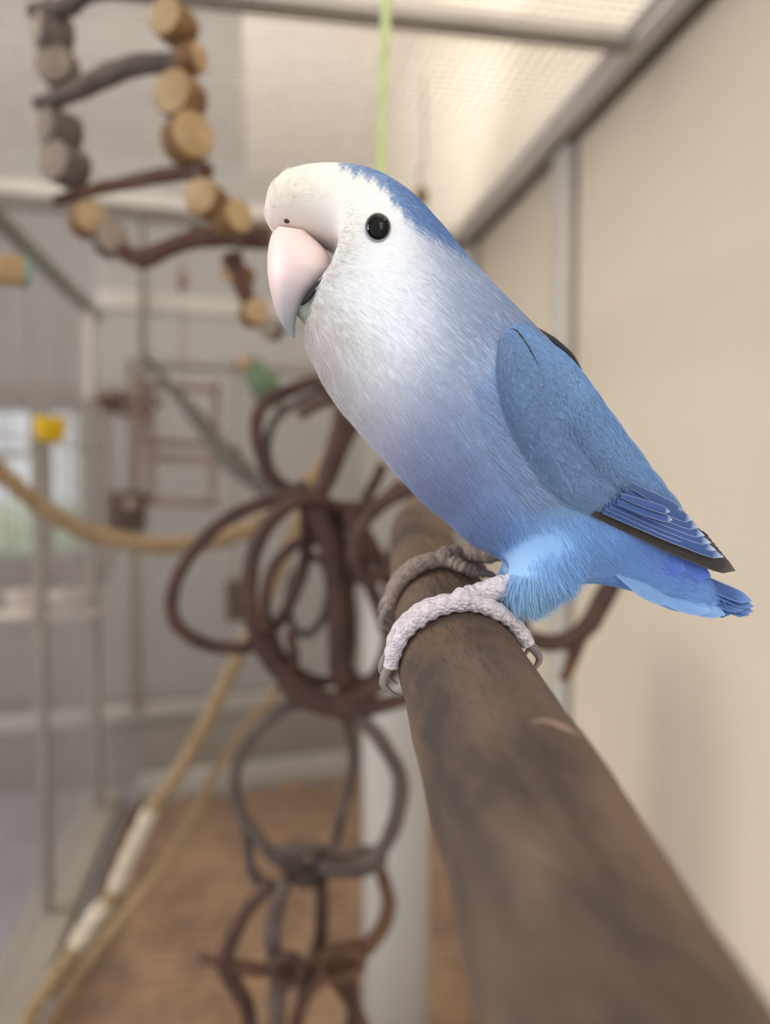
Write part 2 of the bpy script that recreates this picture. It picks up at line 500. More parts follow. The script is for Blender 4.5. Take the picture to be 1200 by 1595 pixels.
# light upright panel in the rear right corner
askew(rail((xb(566), YB - .006, z5 + .02), (XR - .012, YB + .006, zb(640, 575)), 'whitepost', 'pale solid panel in the rear corner', 'rear_panel'))
# uprights on the right wall
for Ya, Yb in ((1.0, 1.055), (1.46, 1.498)):
    rail((XR - .016, Ya, ZF), (XR - .001, Yb, ZC - .013), 'alu', None, 'post', .004)
    rail((XR - .006, Yb + .001, ZF), (XR - .001, Yb + .008, ZC - .013), 'seal', 'dark seal beside the wall post', 'seal_strip', .001)
    rail((XR - .006, Ya - .008, ZF), (XR - .001, Ya - .001, ZC - .013), 'alugrey', 'grey seal beside the wall post', 'seal_strip', .001)
# partition on the left: upper rail, lower rail, bars
XP = -.268
zt = CZ + .272
rail((XP - .008, .3, zt - .008), (XP + .008, YRX(XP) - .016, zt + .008), 'alugreen', 'slim grey green rail on top of the side partition')
rail((XP - .032, .3, ZF), (XP + .032, YRX(XP - .032) - .016, ZF + .03), 'alugrey', 'grey foot rail of the side partition')
def wires(name, G, m):
    o = obj(name, G, M[m], av, smooth=False)
    o['kind'] = 'stuff'
    return o
G = Geo()
y = .32
while y < YRX(XP) - .02:
    G.box((XP - .0009, y - .0009, ZF + .03), (XP + .0009, y + .0009, zt - .008)); y += .0165
for z in np.arange(ZF + .2, zt - .1, .22):
    G.box((XP - .001, .3, z - .001), (XP + .001, YRX(XP) - .02, z + .001))
wires('partition_bars', G, 'midwire')
YP1, YP2 = XP / P(62, 900, 1.0)[0], XP / P(140, 700, 1.0)[0]
rail((XP - .006, YP1 - .007, ZF + .03), (XP + .006, YP1 + .007, P(62, 690, YP1)[2]), 'alugrey', 'grey upright of the side partition that carries the yellow cup', 'post')
rail((XP - .007, YP2 - .010, ZF + .03), (XP + .007, YP2 + .010, zt - .008), 'alugrey', None, 'post')
rail((XP - .010, YP2 - .013, P(140, 622, YP2)[2]), (XP + .010, YP2 + .013, zt - .0085), 'alu', 'white sleeve on the upper part of the partition upright', 'post_sleeve')
# ceiling mesh
G = Geo()
for x in np.arange(XL, XR - .05, .0127):
    G.box((x - .0009, -.05, ZC - .0009), (x + .0009, YRX(x) - .015, ZC + .0009))
for y in np.arange(-.04, YB - .015, .0127):
    G.box((max(XL, XR + (y + .018 - YB) / KR), y - .0009, ZC - .0027), (XR - .049, y + .0009, ZC - .0009))
wires('ceiling_mesh', G, 'wire')
# rear wall: upright bars on the left, square mesh on the right
G = Geo()
xd = xb(158)
for x in np.arange(XL, xb(150), .016):
    G.box((x - .0011, YB - .0011, ZF), (x + .0011, YB + .0011, ZC - .02))
askew(wires('rear_bars', G, 'bar'))
G = Geo()
for x in np.arange(xd, XR - .02, .0127):
    G.box((x - .0008, YB - .0008, z5), (x + .0008, YB + .0008, ZC - .02))
for z in np.arange(z5, ZC - .02, .0127):
    G.box((xd, YB - .0024, z - .0008), (XR - .02, YB - .0008, z + .0008))
askew(wires('rear_mesh', G, 'wire'))
PY = .74
xa, xc = P(566, 1500, PY)[0], P(668, 1500, PY)[0]
xm_ = (xa + xc) / 2
# floor tray with bedding and the grate over it
tray = obj('floor_tray', Geo().box((XP + .033, .3, ZF - .035), (XR - .02, YB - .016, ZF - .028)).box((XP + .033, .3, -.0), (XR - .02, .32, ZF - .035)).box((XP + .033, YB - .04, 0.0), (XR - .02, YB - .02, ZF - .035)), M['alugrey'], av, smooth=False)
for v in tray.data.vertices:
    if v.co.y > .5: v.co.y += KR * (v.co.x - XR)
nx, ny = 60, 80
V = []
for j in range(ny):
    for i in range(nx):
        x = XP + .034 + (XR - .021 - XP - .034) * i / (nx - 1)
        yy = .3 + (YRX(x) - .017 - .3) * j / (ny - 1)
        V.append((x, yy, ZF - .018 + .004 * math.sin(x * 37 + yy * 13) + rg.normal() * .0022))
Fc = [(j * nx + i, j * nx + i + 1, (j + 1) * nx + i + 1, (j + 1) * nx + i) for j in range(ny - 1) for i in range(nx - 1)]
bed = obj('bedding', (V, Fc), M['bedding'], av)
bed['label'] = 'tan loose bedding on the cage floor'; bed['kind'] = 'stuff'
G = Geo()
rp = (xc - xa) / 2 + .004
for x in np.arange(XP + .04, XR - .03, .019):
    for ya_, yb_2 in (((.3, PY - rp), (PY + rp, YRX(x) - .02)) if abs(x - xm_) < rp else ((.3, YRX(x) - .02),)):
        G.box((x - .0009, ya_, ZF - .001), (x + .0009, yb_2, ZF + .001))
for yy in np.arange(.31, YRX(XP) - .02, .019):
    for x0_, x1_ in (((XP + .034, xm_ - rp), (xm_ + rp, XR - .022)) if abs(yy - PY) < rp else ((XP + .034, XR - .022),)):
        G.box((x0_, yy - .0009, ZF + .001), (x1_, yy + .0009, ZF + .0028))
wires('floor_grate', G, 'bar')

# white stand pipe on the floor
sp_ = thing('stand_pipe', 'off-white round post on the cage floor behind the thick perch', 'post', (xm_, PY, ZF))
zt2 = P(600, 880, PY)[2]
def drum(c, r, z0, z1, seg=28):
    return tube([(c[0], c[1], z0), (c[0], c[1], z0 + .002), (c[0], c[1], z1 - .004), (c[0], c[1], z1)], [r * .97, r, r, r * .93], seg)
obj('pipe', Geo().add(*drum((xm_, PY), (xc - xa) / 2, ZF + .003, zt2 - .012)), M['whitepost'], sp_)
obj('cap', Geo().add(*drum((xm_, PY), (xc - xa) / 2 + .003, zt2 - .012, zt2 + .004)), M['alugrey'], sp_)

# ------------------------------------------------------------------ PERCH UNDER THE LOVEBIRD
def C2W(p):                                    # view-axis coordinates to world
    return np.array(CAM) + CR @ np.asarray(p, float)
perch_pts = [(1118, 1960, .062), (960, 1595, .088), (810, 1245, .128), (717, 1040, .178), (690, 948, .21), (664, 880, .25), (658, 825, .32), (676, 800, .40)]
perch_rad = [.0165, .0163, .0156, .0149, .0137, .0121, .0128, .0150]
pp = catmull([PD(*q) for q in perch_pts], 90)
start = pp[0] + (pp[0] - pp[6]) * 3.0
pp = np.vstack([np.linspace(start, pp[0], 14)[:-1], pp])
pr = np.interp(np.linspace(0, 1, 91), np.linspace(0, 1, 8), perch_rad)
pr = np.concatenate([np.full(13, pr[0]), pr])
perch = thing('perch_branch', 'thick bare grey-brown branch running towards the viewer under the blue lovebird', 'perch', pp[40])
V, Fc = tube(pp, pr, 40, wob=.012, seed=4, cap=False)
obj('bark', (V, Fc), M['bark'], perch)
nS = 40
cV = [pp[-1]] + [V[(len(pp) - 1) * nS + k] for k in range(nS)]
obj('cut_end', (np.array(cV), [(0, k + 1, (k + 1) % nS + 1) for k in range(nS)]), M['woodend'], perch)['label'] = 'pale sawn end of the branch'
# twig scar on its upper side
k0 = 44
kn = C2W((0, 0, 0))
def perch_frame(d):
    """axis point, radius and frame of the perch at view depth d"""
    dep = -((pp - np.array(CAM)) @ CR[:, 2])
    i = np.argsort(dep)
    c = np.array([np.interp(d, dep[i], pp[i, k]) for k in range(3)])
    c2 = np.array([np.interp(d + .004, dep[i], pp[i, k]) for k in range(3)])
    t = c2 - c; t /= np.linalg.norm(t)
    up = CR[:, 1] - t * np.dot(CR[:, 1], t); up /= np.linalg.norm(up)
    rt = np.cross(t, up)
    if np.dot(rt, CR[:, 0]) < 0: rt = -rt
    return c, np.interp(d, dep[i], pr[i]), t, up, rt
def on_perch(d, th, off=0.0):
    c, r, t, up, rt = perch_frame(d)
    a = math.radians(th)
    return c + (r + off) * (math.cos(a) * rt + math.sin(a) * up)
scar = [on_perch(.1265 + .0006 * math.sin(k), 88 - k * 5, .0001) for k in range(8)]
obj('bark_scar', Geo().tube(catmull(scar, 20), [.0002, .0006, .0008, .0006, .0002], 8, wob=.1), M['scar'], perch)['label'] = 'small pale scar across the bark'

# ------------------------------------------------------------------ THE BLUE LOVEBIRD
D0 = .185
S = D0 / F
def bo(px, py, w):           # true-shape placement: w pixels towards the viewer from the bird's middle plane
    k = .988
    px, py = 600 + (px - 600) * k, 797.5 + (py - 797.5) * k
    return C2W(((px - 600) * S, -(py - 797.5) * S, -(D0 - w * S)))
def bp(px, py, w):           # placement of a surface detail that the photo shows at this pixel
    return PD(px, py, D0 - w * S)

STA = [  # dorsal x,y | ventral x,y | half width
    (413, 344, 428, 368, 22), (420, 306, 490, 374, 54), (440, 280, 525, 390, 70), (480, 264, 545, 416, 80),
    (532, 259, 537, 460, 89), (588, 268, 482, 515, 100), (640, 300, 490, 567, 110), (683, 345, 516, 616, 119),
    (717, 388, 538, 645, 127), (756, 433, 561, 673, 136), (795, 474, 590, 705, 143), (832, 512, 622, 741, 147),
    (868, 550, 655, 776, 148), (902, 592, 690, 806, 145), (933, 640, 722, 834, 138), (962, 692, 765, 860, 126),
    (992, 742, 815, 885, 108), (1018, 785, 865, 900, 90), (1042, 818, 915, 906, 72), (1065, 848, 970, 916, 55),
    (1090, 880, 1020, 932, 40), (1112, 906, 1075, 949, 26), (1130, 928, 1112, 956, 12)]
STA = np.array(STA, float)
ST = catmull(STA, 88)

def sh(px):                  # the head is turned a little towards the viewer
    t = np.clip((610 - px) / 200.0, 0, 1.2)
    return 26 * t * t

def body_geo():
    seg = 44
    V, Fc = [], []
    for i, (dx, dy, vx, vy, hw) in enumerate(ST):
        cx, cy = (dx + vx) / 2, (dy + vy) / 2
        ax, ay = (dx - vx) / 2, (dy - vy) / 2
        for k in range(seg):
            a = 2 * math.pi * k / seg
            c, s = math.cos(a), math.sin(a)
            e = .92
            c2, s2 = math.copysign(abs(c) ** e, c), math.copysign(abs(s) ** e, s)
            x, y = cx + ax * c2, cy + ay * c2
            V.append(bo(x, y, hw * s2 + sh(x)))
    n = len(ST)
    for i in range(n - 1):
        for k in range(seg):
            l = (k + 1) % seg
            Fc.append((i * seg + k, i * seg + l, (i + 1) * seg + l, (i + 1) * seg + k))
    Fc.append(tuple(range(seg)))
    Fc.append(tuple((n - 1) * seg + k for k in reversed(range(seg))))
    return np.array(V), Fc

bird = thing('lovebird', 'blue lovebird with white face and pink beak standing on the thick branch', 'bird', on_perch(.18, 90))
BORG = np.array(bird['origin'])
G = Geo().add(*body_geo())
for sgn in (1, -1):         # feathered thighs
    f_ = bp if sgn > 0 else bo
    path = [f_(890, 750, 4 * sgn), f_(872, 822, 38 * sgn), f_(850, 876, 62 * sgn), f_(826, 914, 70 * sgn), f_(814, 938, 70 * sgn)]
    G.tube(catmull(path, 24), [.0105, .0108, .0088, .0062, .0030], 24)
raw = obj('body', G, M['plumage'], bird)
rm = raw.modifiers.new('r', 'REMESH'); rm.mode = 'VOXEL'; rm.voxel_size = .0007
smo = raw.modifiers.new('s', 'SMOOTH'); smo.iterations = 22; smo.factor = .5
dg = bpy.context.evaluated_depsgraph_get()
me2 = bpy.data.meshes.new_from_object(raw.evaluated_get(dg))
raw.modifiers.clear()
old = raw.data
raw.data = me2
bpy.data.meshes.remove(old)
me2.name = 'body'
body = raw
bm = bmesh.new(); bm.from_mesh(me2); bm.verts.ensure_lookup_table()      # soften the step between forehead and cheek
q_ = (np.array([v.co[:] for v in bm.verts]) + BORG - np.array(CAM)) @ CR
hx_, hy_ = 600 + q_[:, 0] / S / .988, 797.5 - q_[:, 1] / S / .988
sel = [bm.verts[i] for i in np.nonzero((hx_ > 432) & (hx_ < 600) & (hy_ > 285) & (hy_ < 450))[0]]
for _ in range(70):
    bmesh.ops.smooth_vert(bm, verts=sel, factor=.5, use_axis_x=True, use_axis_y=True, use_axis_z=True)
sel = [bm.verts[i] for i in np.nonzero((hx_ > 770) & (hx_ < 930) & (hy_ > 735) & (hy_ < 885))[0]]
for _ in range(90):
    bmesh.ops.smooth_vert(bm, verts=sel, factor=.5, use_axis_x=True, use_axis_y=True, use_axis_z=True)
bm.to_mesh(me2); bm.free()
me2.materials.clear(); me2.materials.append(M['plumage'])

def to_px(Pw):
    """world points -> bird sheet coordinates (px, py) and depth w (true-shape)"""
    q = (np.asarray(Pw) - np.array(CAM)) @ CR
    return q[:, 0] / S / .988 + 600, -q[:, 1] / S / .988 + 797.5 - 797.5 * 0 + (797.5 * (1 - 1 / .988)) * 0, (D0 + q[:, 2]) / S

KEY = [  # plumage colours by place, with lore and breast-edge shade mixed in
    (428, 312, 244, 222, 200), (436, 345, 238, 214, 200), (470, 290, 248, 234, 214), (520, 290, 250, 242, 226), (560, 300, 250, 246, 236), (490, 350, 236, 226, 214),
    (540, 350, 240, 234, 226), (515, 395, 222, 212, 204), (560, 430, 238, 240, 244), (600, 400, 242, 246, 250), (610, 470, 242, 246, 252), (640, 530, 240, 244, 252), (600, 560, 232, 236, 244),
    (660, 480, 230, 236, 246), (650, 410, 236, 238, 244), (500, 520, 224, 214, 208), (500, 570, 214, 200, 196), (540, 620, 206, 194, 196), (560, 570, 230, 228, 232), (580, 660, 196, 194, 214), (615, 620, 206, 208, 224),
    (660, 610, 168, 182, 216), (700, 570, 170, 186, 218), (690, 520, 186, 198, 224), (700, 440, 154, 170, 204), (690, 390, 146, 164, 204), (735, 480, 146, 166, 204), (760, 500, 140, 160, 200), (750, 570, 154, 180, 218),
    (770, 640, 150, 178, 220), (620, 700, 160, 168, 206), (660, 680, 146, 162, 210), (700, 660, 144, 164, 212), (660, 750, 134, 148, 200), (720, 730, 132, 152, 208), (740, 800, 118, 148, 212), (700, 810, 124, 148, 206),
    (770, 740, 138, 162, 214), (800, 700, 150, 182, 224), (830, 750, 156, 192, 234), (800, 800, 128, 172, 236), (850, 830, 128, 180, 242), (800, 870, 134, 182, 242), (830, 930, 156, 206, 246), (880, 880, 130, 180, 244),
    (930, 860, 122, 174, 242), (960, 890, 112, 164, 240), (1000, 880, 108, 156, 242), (1000, 910, 126, 174, 242), (1050, 930, 130, 180, 244), (1060, 880, 84, 126, 230), (1110, 945, 120, 176, 242),
    (800, 480, 122, 144, 184), (850, 540, 104, 130, 176), (920, 620, 96, 132, 182), (980, 720, 92, 128, 184), (880, 650, 110, 146, 196), (1050, 820, 90, 124, 190)]
KEY = np.array(KEY, float)
KL = lin(KEY[:, 2:])
_lum = KL @ np.array([.25, .6, .15])
_low = np.clip((KEY[:, 0] - 740) / 40, 0, 1) * np.clip((KEY[:, 1] - 700) / 60, 0, 1)
KL = _lum[:, None] + (KL - _lum[:, None]) * (.66 + .17 * _low)[:, None]
KL *= 1 + _low[:, None] * np.array([.0, .012, -.04])
KL *= np.where((KEY[:, 0] < 700) & (KEY[:, 1] < 600), .89, 1.0)[:, None]
CROWN_IN = np.array([(522, 246), (545, 262), (575, 272), (598, 288), (612, 308), (630, 332), (648, 350), (668, 362), (692, 372), (740, 402), (860, 560)], float)
CROWN_C = lin((92, 124, 172))

def app(px, py, wv):
    k = D0 / (D0 - np.abs(wv) * S)
    return 600 + (px - 600) * k, 797.5 + (py - 797.5) * k
def plum(px, py):
    d2 = (px[:, None] - KEY[None, :, 0]) ** 2 + (py[:, None] - KEY[None, :, 1]) ** 2
    wgt = np.exp(-d2 / (2 * 30.0 ** 2)) + 30.0 / (d2 + 300) ** 1.5
    c = (wgt @ KL) / wgt.sum(1)[:, None]
    # blue crown: above the inner border line
    yb_ = np.interp(px, CROWN_IN[:, 0], CROWN_IN[:, 1], left=-1e6, right=-1e6)
    n_ = 5 * np.sin(px * .31) + 4 * np.sin(px * .73 + py * .4)
    t = np.clip((yb_ - py + n_) / 16 + .5, 0, 1)
    t *= np.clip((800 - px) / 90, 0, 1)
    return c * (1 - t[:, None]) + CROWN_C * t[:, None]

nv = len(me2.vertices)
co = np.empty(nv * 3); me2.vertices.foreach_get('co', co); co = co.reshape(-1, 3)
nrm = np.empty(nv * 3); me2.vertices.foreach_get('normal', nrm); nrm = nrm.reshape(-1, 3)
def sheet(Pw):
    q = (np.asarray(Pw) - np.array(CAM)) @ CR
    px = q[:, 0] / S; py = -q[:, 1] / S
    return 600 + px / .988, 797.5 + py / .988, (D0 + q[:, 2]) / S
bx, by, bw = sheet(co + BORG)
cols = np.ones((nv, 4)); cols[:, :3] = plum(*app(bx, by, bw))
at = me2.color_attributes.new('plumage_colour', 'FLOAT_COLOR', 'POINT')
at.data.foreach_set('color', cols.ravel())
me2.polygons.foreach_set('use_smooth', [True] * len(me2.polygons))
BVH = BVHTree.FromObject(body, dg) if False else BVHTree.FromPolygons([Vector(v) for v in (co + BORG)], [tuple(p.vertices) for p in me2.polygons])
def hit(px, py):
    o_ = CAM
    d_ = Vector(PD(px, py, 1.0)) - o_
    d_.normalize()
    h = BVH.ray_cast(o_, d_)
    return (np.array(h[0]), np.array(h[1])) if h[0] is not None else (None, None)

# --- plumage strands
FLOW = [  # px, py, direction in the sheet
    (430, 310, .45, -.9), (470, 280, .85, -.5), (540, 265, 1, 0), (620, 300, .85, .5), (690, 360, .7, .7), (480, 360, .95, -.1), (560, 350, 1, .2), (520, 440, .8, .6), (600, 440, .75, .65),
    (500, 540, .4, .9), (560, 560, .55, .83), (640, 520, .65, .75), (720, 450, .65, .75), (540, 620, .55, .83), (620, 640, .6, .8), (700, 600, .6, .8), (780, 520, .6, .8), (620, 730, .6, .8),
    (700, 720, .6, .8), (760, 640, .62, .78), (680, 800, .6, .8), (740, 820, .5, .86), (780, 740, .75, .66), (840, 770, .7, .7), (800, 830, .05, 1), (790, 900, -.1, 1), (850, 860, .15, 1), (830, 930, .1, 1), (890, 880, .55, .85),
    (940, 880, .75, .6), (1000, 900, .85, .5), (1080, 930, .9, .42), (900, 600, .58, .8), (980, 720, .55, .83), (1060, 840, .7, .7)]
FLOW = np.array(FLOW, float)
def flow(px, py):
    d2 = (px[:, None] - FLOW[None, :, 0]) ** 2 + (py[:, None] - FLOW[None, :, 1]) ** 2
    wgt = 1 / (d2 + 200) ** 1.5
    return (wgt @ FLOW[:, 2:]) / wgt.sum(1)[:, None]

tris = []
for p in me2.polygons:
    v = p.vertices
    tris.append((v[0], v[1], v[2]))
    if len(v) == 4: tris.append((v[0], v[2], v[3]))
tris = np.array(tris)
cw = co + BORG
A_, B_, C_ = cw[tris[:, 0]], cw[tris[:, 1]], cw[tris[:, 2]]
ar = np.linalg.norm(np.cross(B_ - A_, C_ - A_), axis=1)
NH = 90000
pick = RNG.choice(len(tris), NH, p=ar / ar.sum())
u1, u2 = RNG.random(NH), RNG.random(NH)
sw = u1 + u2 > 1
u1[sw], u2[sw] = 1 - u1[sw], 1 - u2[sw]
R0 = A_[pick] * (1 - u1 - u2)[:, None] + B_[pick] * u1[:, None] + C_[pick] * u2[:, None]
N0 = nrm[tris[pick, 0]]
hx, hy, hw = sheet(R0)
face = np.clip((560 - hy) / 160, 0, 1) * np.clip((700 - hx) / 120, 0, 1)
keep = ~((hx < 525) & (hy > 352) & (hy < 500) & (np.abs(hw - sh(hx)) < 62))           # none under the beak
keep &= ~(((hx - 589) ** 2 + (hy - 355) ** 2) < 26 ** 2)
WP = np.array([(786, 516), (850, 530), (918, 596), (1008, 726), (1066, 800), (1143, 887), (1010, 832), (950, 803), (900, 785), (856, 753), (830, 716), (812, 672), (795, 620), (791, 575)], float)
def in_poly(x, y, Q):
    r = np.zeros(len(x), bool)
    j = len(Q) - 1
    for i in range(len(Q)):
        c_ = ((Q[i, 1] > y) != (Q[j, 1] > y)) & (x < (Q[j, 0] - Q[i, 0]) * (y - Q[i, 1]) / (Q[j, 1] - Q[i, 1] + 1e-9) + Q[i, 0])
        r ^= c_
        j = i
    return r
qv = (R0 - np.array(CAM)) @ CR
vx_, vy_ = 600 - qv[:, 0] / qv[:, 2] * F, 797.5 + qv[:, 1] / qv[:, 2] * F
keep &= ~(in_poly(vx_, vy_, WP) & (np.abs(hw) > 10))
R0, N0, hx, hy, face = R0[keep], N0[keep], hx[keep], hy[keep], face[keep]
NH = len(R0)
hx, hy = app(hx, hy, hw[keep])
fl = flow(hx, hy)
T0 = fl[:, :1] * CR[:, 0][None] - fl[:, 1:] * CR[:, 1][None]
T0 += (.06 + .05 * RNG.normal(size=(NH, 1))) * ((hx > 770) & (hx < 900) & (hy > 790))[:, None] * N0 * 0 + RNG.normal(0, .16, (NH, 1)) * CR[:, 2][None] + RNG.normal(0, .12, (NH, 3))
T0 -= N0 * (T0 * N0).sum(1)[:, None]
T0 /= np.linalg.norm(T0, axis=1)[:, None] + 1e-9
thigh = ((hx > 770) & (hx < 900) & (hy > 800)).astype(float)
belly = np.clip((hy - 520) / 250, 0, 1)
ln = (.0018 * face + (1 - face) * (.0034 + .0016 * belly + .0012 * thigh)) * RNG.uniform(.7, 1.25, NH)
lift = (.09 + .09 * RNG.random(NH)) * (1 - .35 * face)
pts = np.empty((NH, 4, 3))
for k, t in enumerate((0, .33, .67, 1.0)):
    pts[:, k] = R0 + T0 * (ln * t)[:, None] + N0 * (ln * lift * (t - .55 * t * t) - .0001)[:, None]
hc = plum(hx + RNG.normal(0, 4, NH), hy + RNG.normal(0, 4, NH))
hc *= 1 + (RNG.random((NH, 1)) - .5) * (.10 + .30 * thigh[:, None])
# pale flank tuft that laps over the front edge of the folded wing
edge_ = catmull([(776, 575), (780, 620), (797, 668), (822, 712), (846, 750)], 60)
tp, tcl = [], []
for k in range(2600):
    e = edge_[RNG.integers(0, 61)] + np.array([-.8, .5]) * RNG.uniform(4, 46) + RNG.normal(0, 4, 2)
    h_, n_ = hit(*e)
    if h_ is None: continue
    f_ = np.array([.72, .69]) + RNG.normal(0, .07, 2)
    t_ = f_[0] * CR[:, 0] - f_[1] * CR[:, 1]
    t_ = t_ - n_ * np.dot(t_, n_); t_ /= np.linalg.norm(t_)
    L_ = RNG.uniform(.0045, .0075); up_ = RNG.uniform(.16, .30)
    tp.append([h_ + t_ * L_ * s_ + n_ * L_ * up_ * (s_ - .5 * s_ * s_) for s_ in (0, .33, .67, 1)])
    tcl.append(lin((150, 172, 208)) * RNG.uniform(.85, 1.15))
pts = np.concatenate([pts, np.array(tp)]); hc = np.concatenate([hc, np.array(tcl)]); NH = len(pts)
cv = bpy.data.hair_curves.new('plumage')
cv.add_curves([4] * NH)
cv.position_data.foreach_set('vector', (pts - BORG).ravel())
ra = cv.attributes.get('radius') or cv.attributes.new('radius', 'FLOAT', 'POINT')
rad = np.tile(np.array([.000055, .00005, .000036, .000012]), NH)
ra.data.foreach_set('value', rad)
ca = cv.attributes.new('plumage_colour', 'FLOAT_COLOR', 'CURVE')
c4 = np.ones((NH, 4)); c4[:, :3] = hc
ca.data.foreach_set('color', c4.ravel())
cv.materials.append(M['plume_hair'])
ho = bpy.data.objects.new('plumage', cv)
COL.objects.link(ho); ho.parent = bird; ho['kind'] = 'stuff'

def col_attr(o, fn):
    me = o.data
    n = len(me.vertices)
    c = np.empty(n * 3); me.vertices.foreach_get('co', c); c = c.reshape(-1, 3) + BORG
    a = me.color_attributes.new('plumage_colour', 'FLOAT_COLOR', 'POINT')
    out = np.ones((n, 4)); out[:, :3] = fn(*sheet(c)[:2])
    a.data.foreach_set('color', out.ravel())

# --- beak
RID = catmull([(432, 352), (422, 368), (417, 396), (417, 425), (422, 456), (430, 486), (442, 510), (458, 527)], 30)
TOM = catmull([(474, 358), (508, 390), (518, 422), (498, 444), (478, 464), (467, 482), (461, 502), (460, 525)], 30)
HWB = np.interp(np.linspace(0, 1, 31), np.linspace(0, 1, 8), [42, 58, 66, 60, 47, 32, 17, 3])
V, Fc = [], []
sg = 24
for i in range(31):
    c = (RID[i] + TOM[i]) / 2; a_ = (RID[i] - TOM[i]) / 2
    for k in range(sg):
        a = 2 * math.pi * k / sg
        ca_, sa = math.cos(a), math.sin(a)
        if ca_ < 0: ca_, sa = -abs(ca_) ** .72, math.copysign(abs(sa) ** .72, sa)
        wv = HWB[i] * sa * (1 - .22 * max(ca_, 0) ** 2)
        x, y = c + a_ * ca_
        V.append(bp(x, y, wv + sh(x) + 6))
for i in range(30):
    for k in range(sg):
        l = (k + 1) % sg
        Fc.append((i * sg + k, i * sg + l, (i + 1) * sg + l, (i + 1) * sg + k))
Fc += [tuple(range(sg)), tuple(30 * sg + k for k in reversed(range(sg)))]
bk = obj('upper_beak', (V, Fc), M['beak'], bird)
bk['label'] = 'pale pink hooked upper beak with grey tip'
def beakcol(px, py):
    t = np.clip((py - 350) / 178, 0, 1)
    base, mid, tip = lin((240, 212, 202)), lin((232, 206, 208)), lin((150, 156, 160))
    c = base[None] * (1 - t[:, None]) + mid[None] * t[:, None]
    s = np.clip((py - 440) / 85 + (px - 440) / 160, 0, 1)[:, None] ** 1.2
    return c * (1 - s) + tip[None] * s
col_attr(bk, beakcol)
# lower mandible
low = catmull([(508, 440), (494, 462), (480, 478), (468, 486)], 14)
V, Fc = tube([bp(x, y + 6, 10 + sh(x)) for x, y in low], [.0040, .0048, .0044, .0022], 16)
lb = obj('lower_beak', (V, Fc), M['beak'], bird)
col_attr(lb, lambda px, py: np.tile(lin((176, 178, 160)), (len(px), 1)))
lb['label'] = 'small grey green lower beak'
gp = catmull([(518, 422), (503, 438), (489, 453), (477, 467), (470, 475)], 16)
gw = np.interp(np.linspace(0, 1, 17), [0, .3, .7, 1], [64, 58, 46, 34])
for sgn in (1, -1):
    V, Fc = tube([bp(x, y, (gw[i] * sgn + sh(x) + 6)) for i, (x, y) in enumerate(gp)], [.0003, .0006, .0009, .0007, .0003], 8)
    obj('mouth_line', (V, Fc), M['mouth'], bird)
for sgn in (1, -1):
    h, n_ = hit(447, 344)
    if sgn > 0:
        obj('nostril', Geo().ball(h, (.0007, .0005, .0006)), M['mouth'], bird)
# --- eyes
h, n_ = hit(589, 355)
for sgn in (1, -1):
    n2 = n_.copy(); c = h.copy()
    if sgn < 0:
        q = (h - np.array(CAM)) @ CR
        wv = (D0 + q[2]) / S
        q2 = np.array([q[0], q[1], -(D0 - (-(wv - 2 * sh(589))) * S)])
        c = C2W(q2)
        r_ = BVH.find_nearest(Vector(c)); c, n2 = np.array(r_[0]), np.array(r_[1])
    e = obj('eye', Geo().ball((0, 0, 0), (.00272, .00340, .0019), 28, 18), M['eye'])
    ey = CR[:, 1] - n2 * np.dot(CR[:, 1], n2); ey /= np.linalg.norm(ey); ex = np.cross(ey, n2)
    mt = Matrix(((ex[0], ey[0], n2[0], 0), (ex[1], ey[1], n2[1], 0), (ex[2], ey[2], n2[2], 0), (0, 0, 0, 1)))
    e.parent = bird
    e.matrix_local = Matrix.Translation(Vector(c + n2 * .0003 - BORG)) @ mt
    e['label'] = 'round black eye'
    rp_ = [c + n2 * .0003 + ex * .00278 * math.cos(a) + ey * .00348 * math.sin(a) for a in np.linspace(0, 2 * math.pi, 33)[:-1]]
    er = obj('eye_ring', Geo().tube(rp_, .00022, 8, closed=True), M['eyering'], bird)

# --- wings
TOP = catmull([(786, 516), (812, 503), (850, 527), (888, 556), (918, 592), (958, 650), (1008, 722), (1040, 764), (1066, 796), (1106, 842), (1143, 887)], 60)
BOT = catmull([(779, 528), (774, 575), (778, 620), (796, 672), (822, 716), (850, 757), (900, 790), (950, 808), (1010, 834), (1080, 868), (1143, 888)], 60)
def wing_pt(u, v, sgn=1, lift=0.0):
    i = u * 60
    k = min(int(i), 59); f = i - k
    a = TOP[k] * (1 - f) + TOP[k + 1] * f
    b = BOT[k] * (1 - f) + BOT[k + 1] * f
    x, y = a * (1 - v) + b * v
    top_w = np.interp(u, [0, .2, .5, .8, 1], [92, 74, 44, 30, 26])
    bot_w = np.interp(u, [0, .12, .3, .5, .8, 1], [132, 152, 164, 150, 74, 28])
    bul = np.interp(u, [0, .15, .4, .7, 1], [24, 40, 44, 24, 2])
    wv = top_w * (1 - v) + bot_w * v + bul * 4 * v * (1 - v) * .8 + lift
    return x, y, wv
GU, GV = 61, 21
WG = np.zeros((GU, GV))
for i in range(GU):
    for j in range(GV):
        x, y, wv = wing_pt(i / (GU - 1), j / (GV - 1))
        h, n_ = hit(x, y)
        if h is not None:
            q = (h - np.array(CAM)) @ CR
            u_, v_ = i / (GU - 1), j / (GV - 1)
            e_ = min(1.0, min(v_, 1 - v_) / .16, u_ / .10)
            e_ = e_ * e_ * (3 - 2 * e_)
            bwv = (D0 + q[2]) / S
            wv = max(wv * e_ + min(wv, bwv + .5) * (1 - e_) if u_ < .55 else wv, bwv + .5 + 5 * e_)
        WG[i, j] = wv
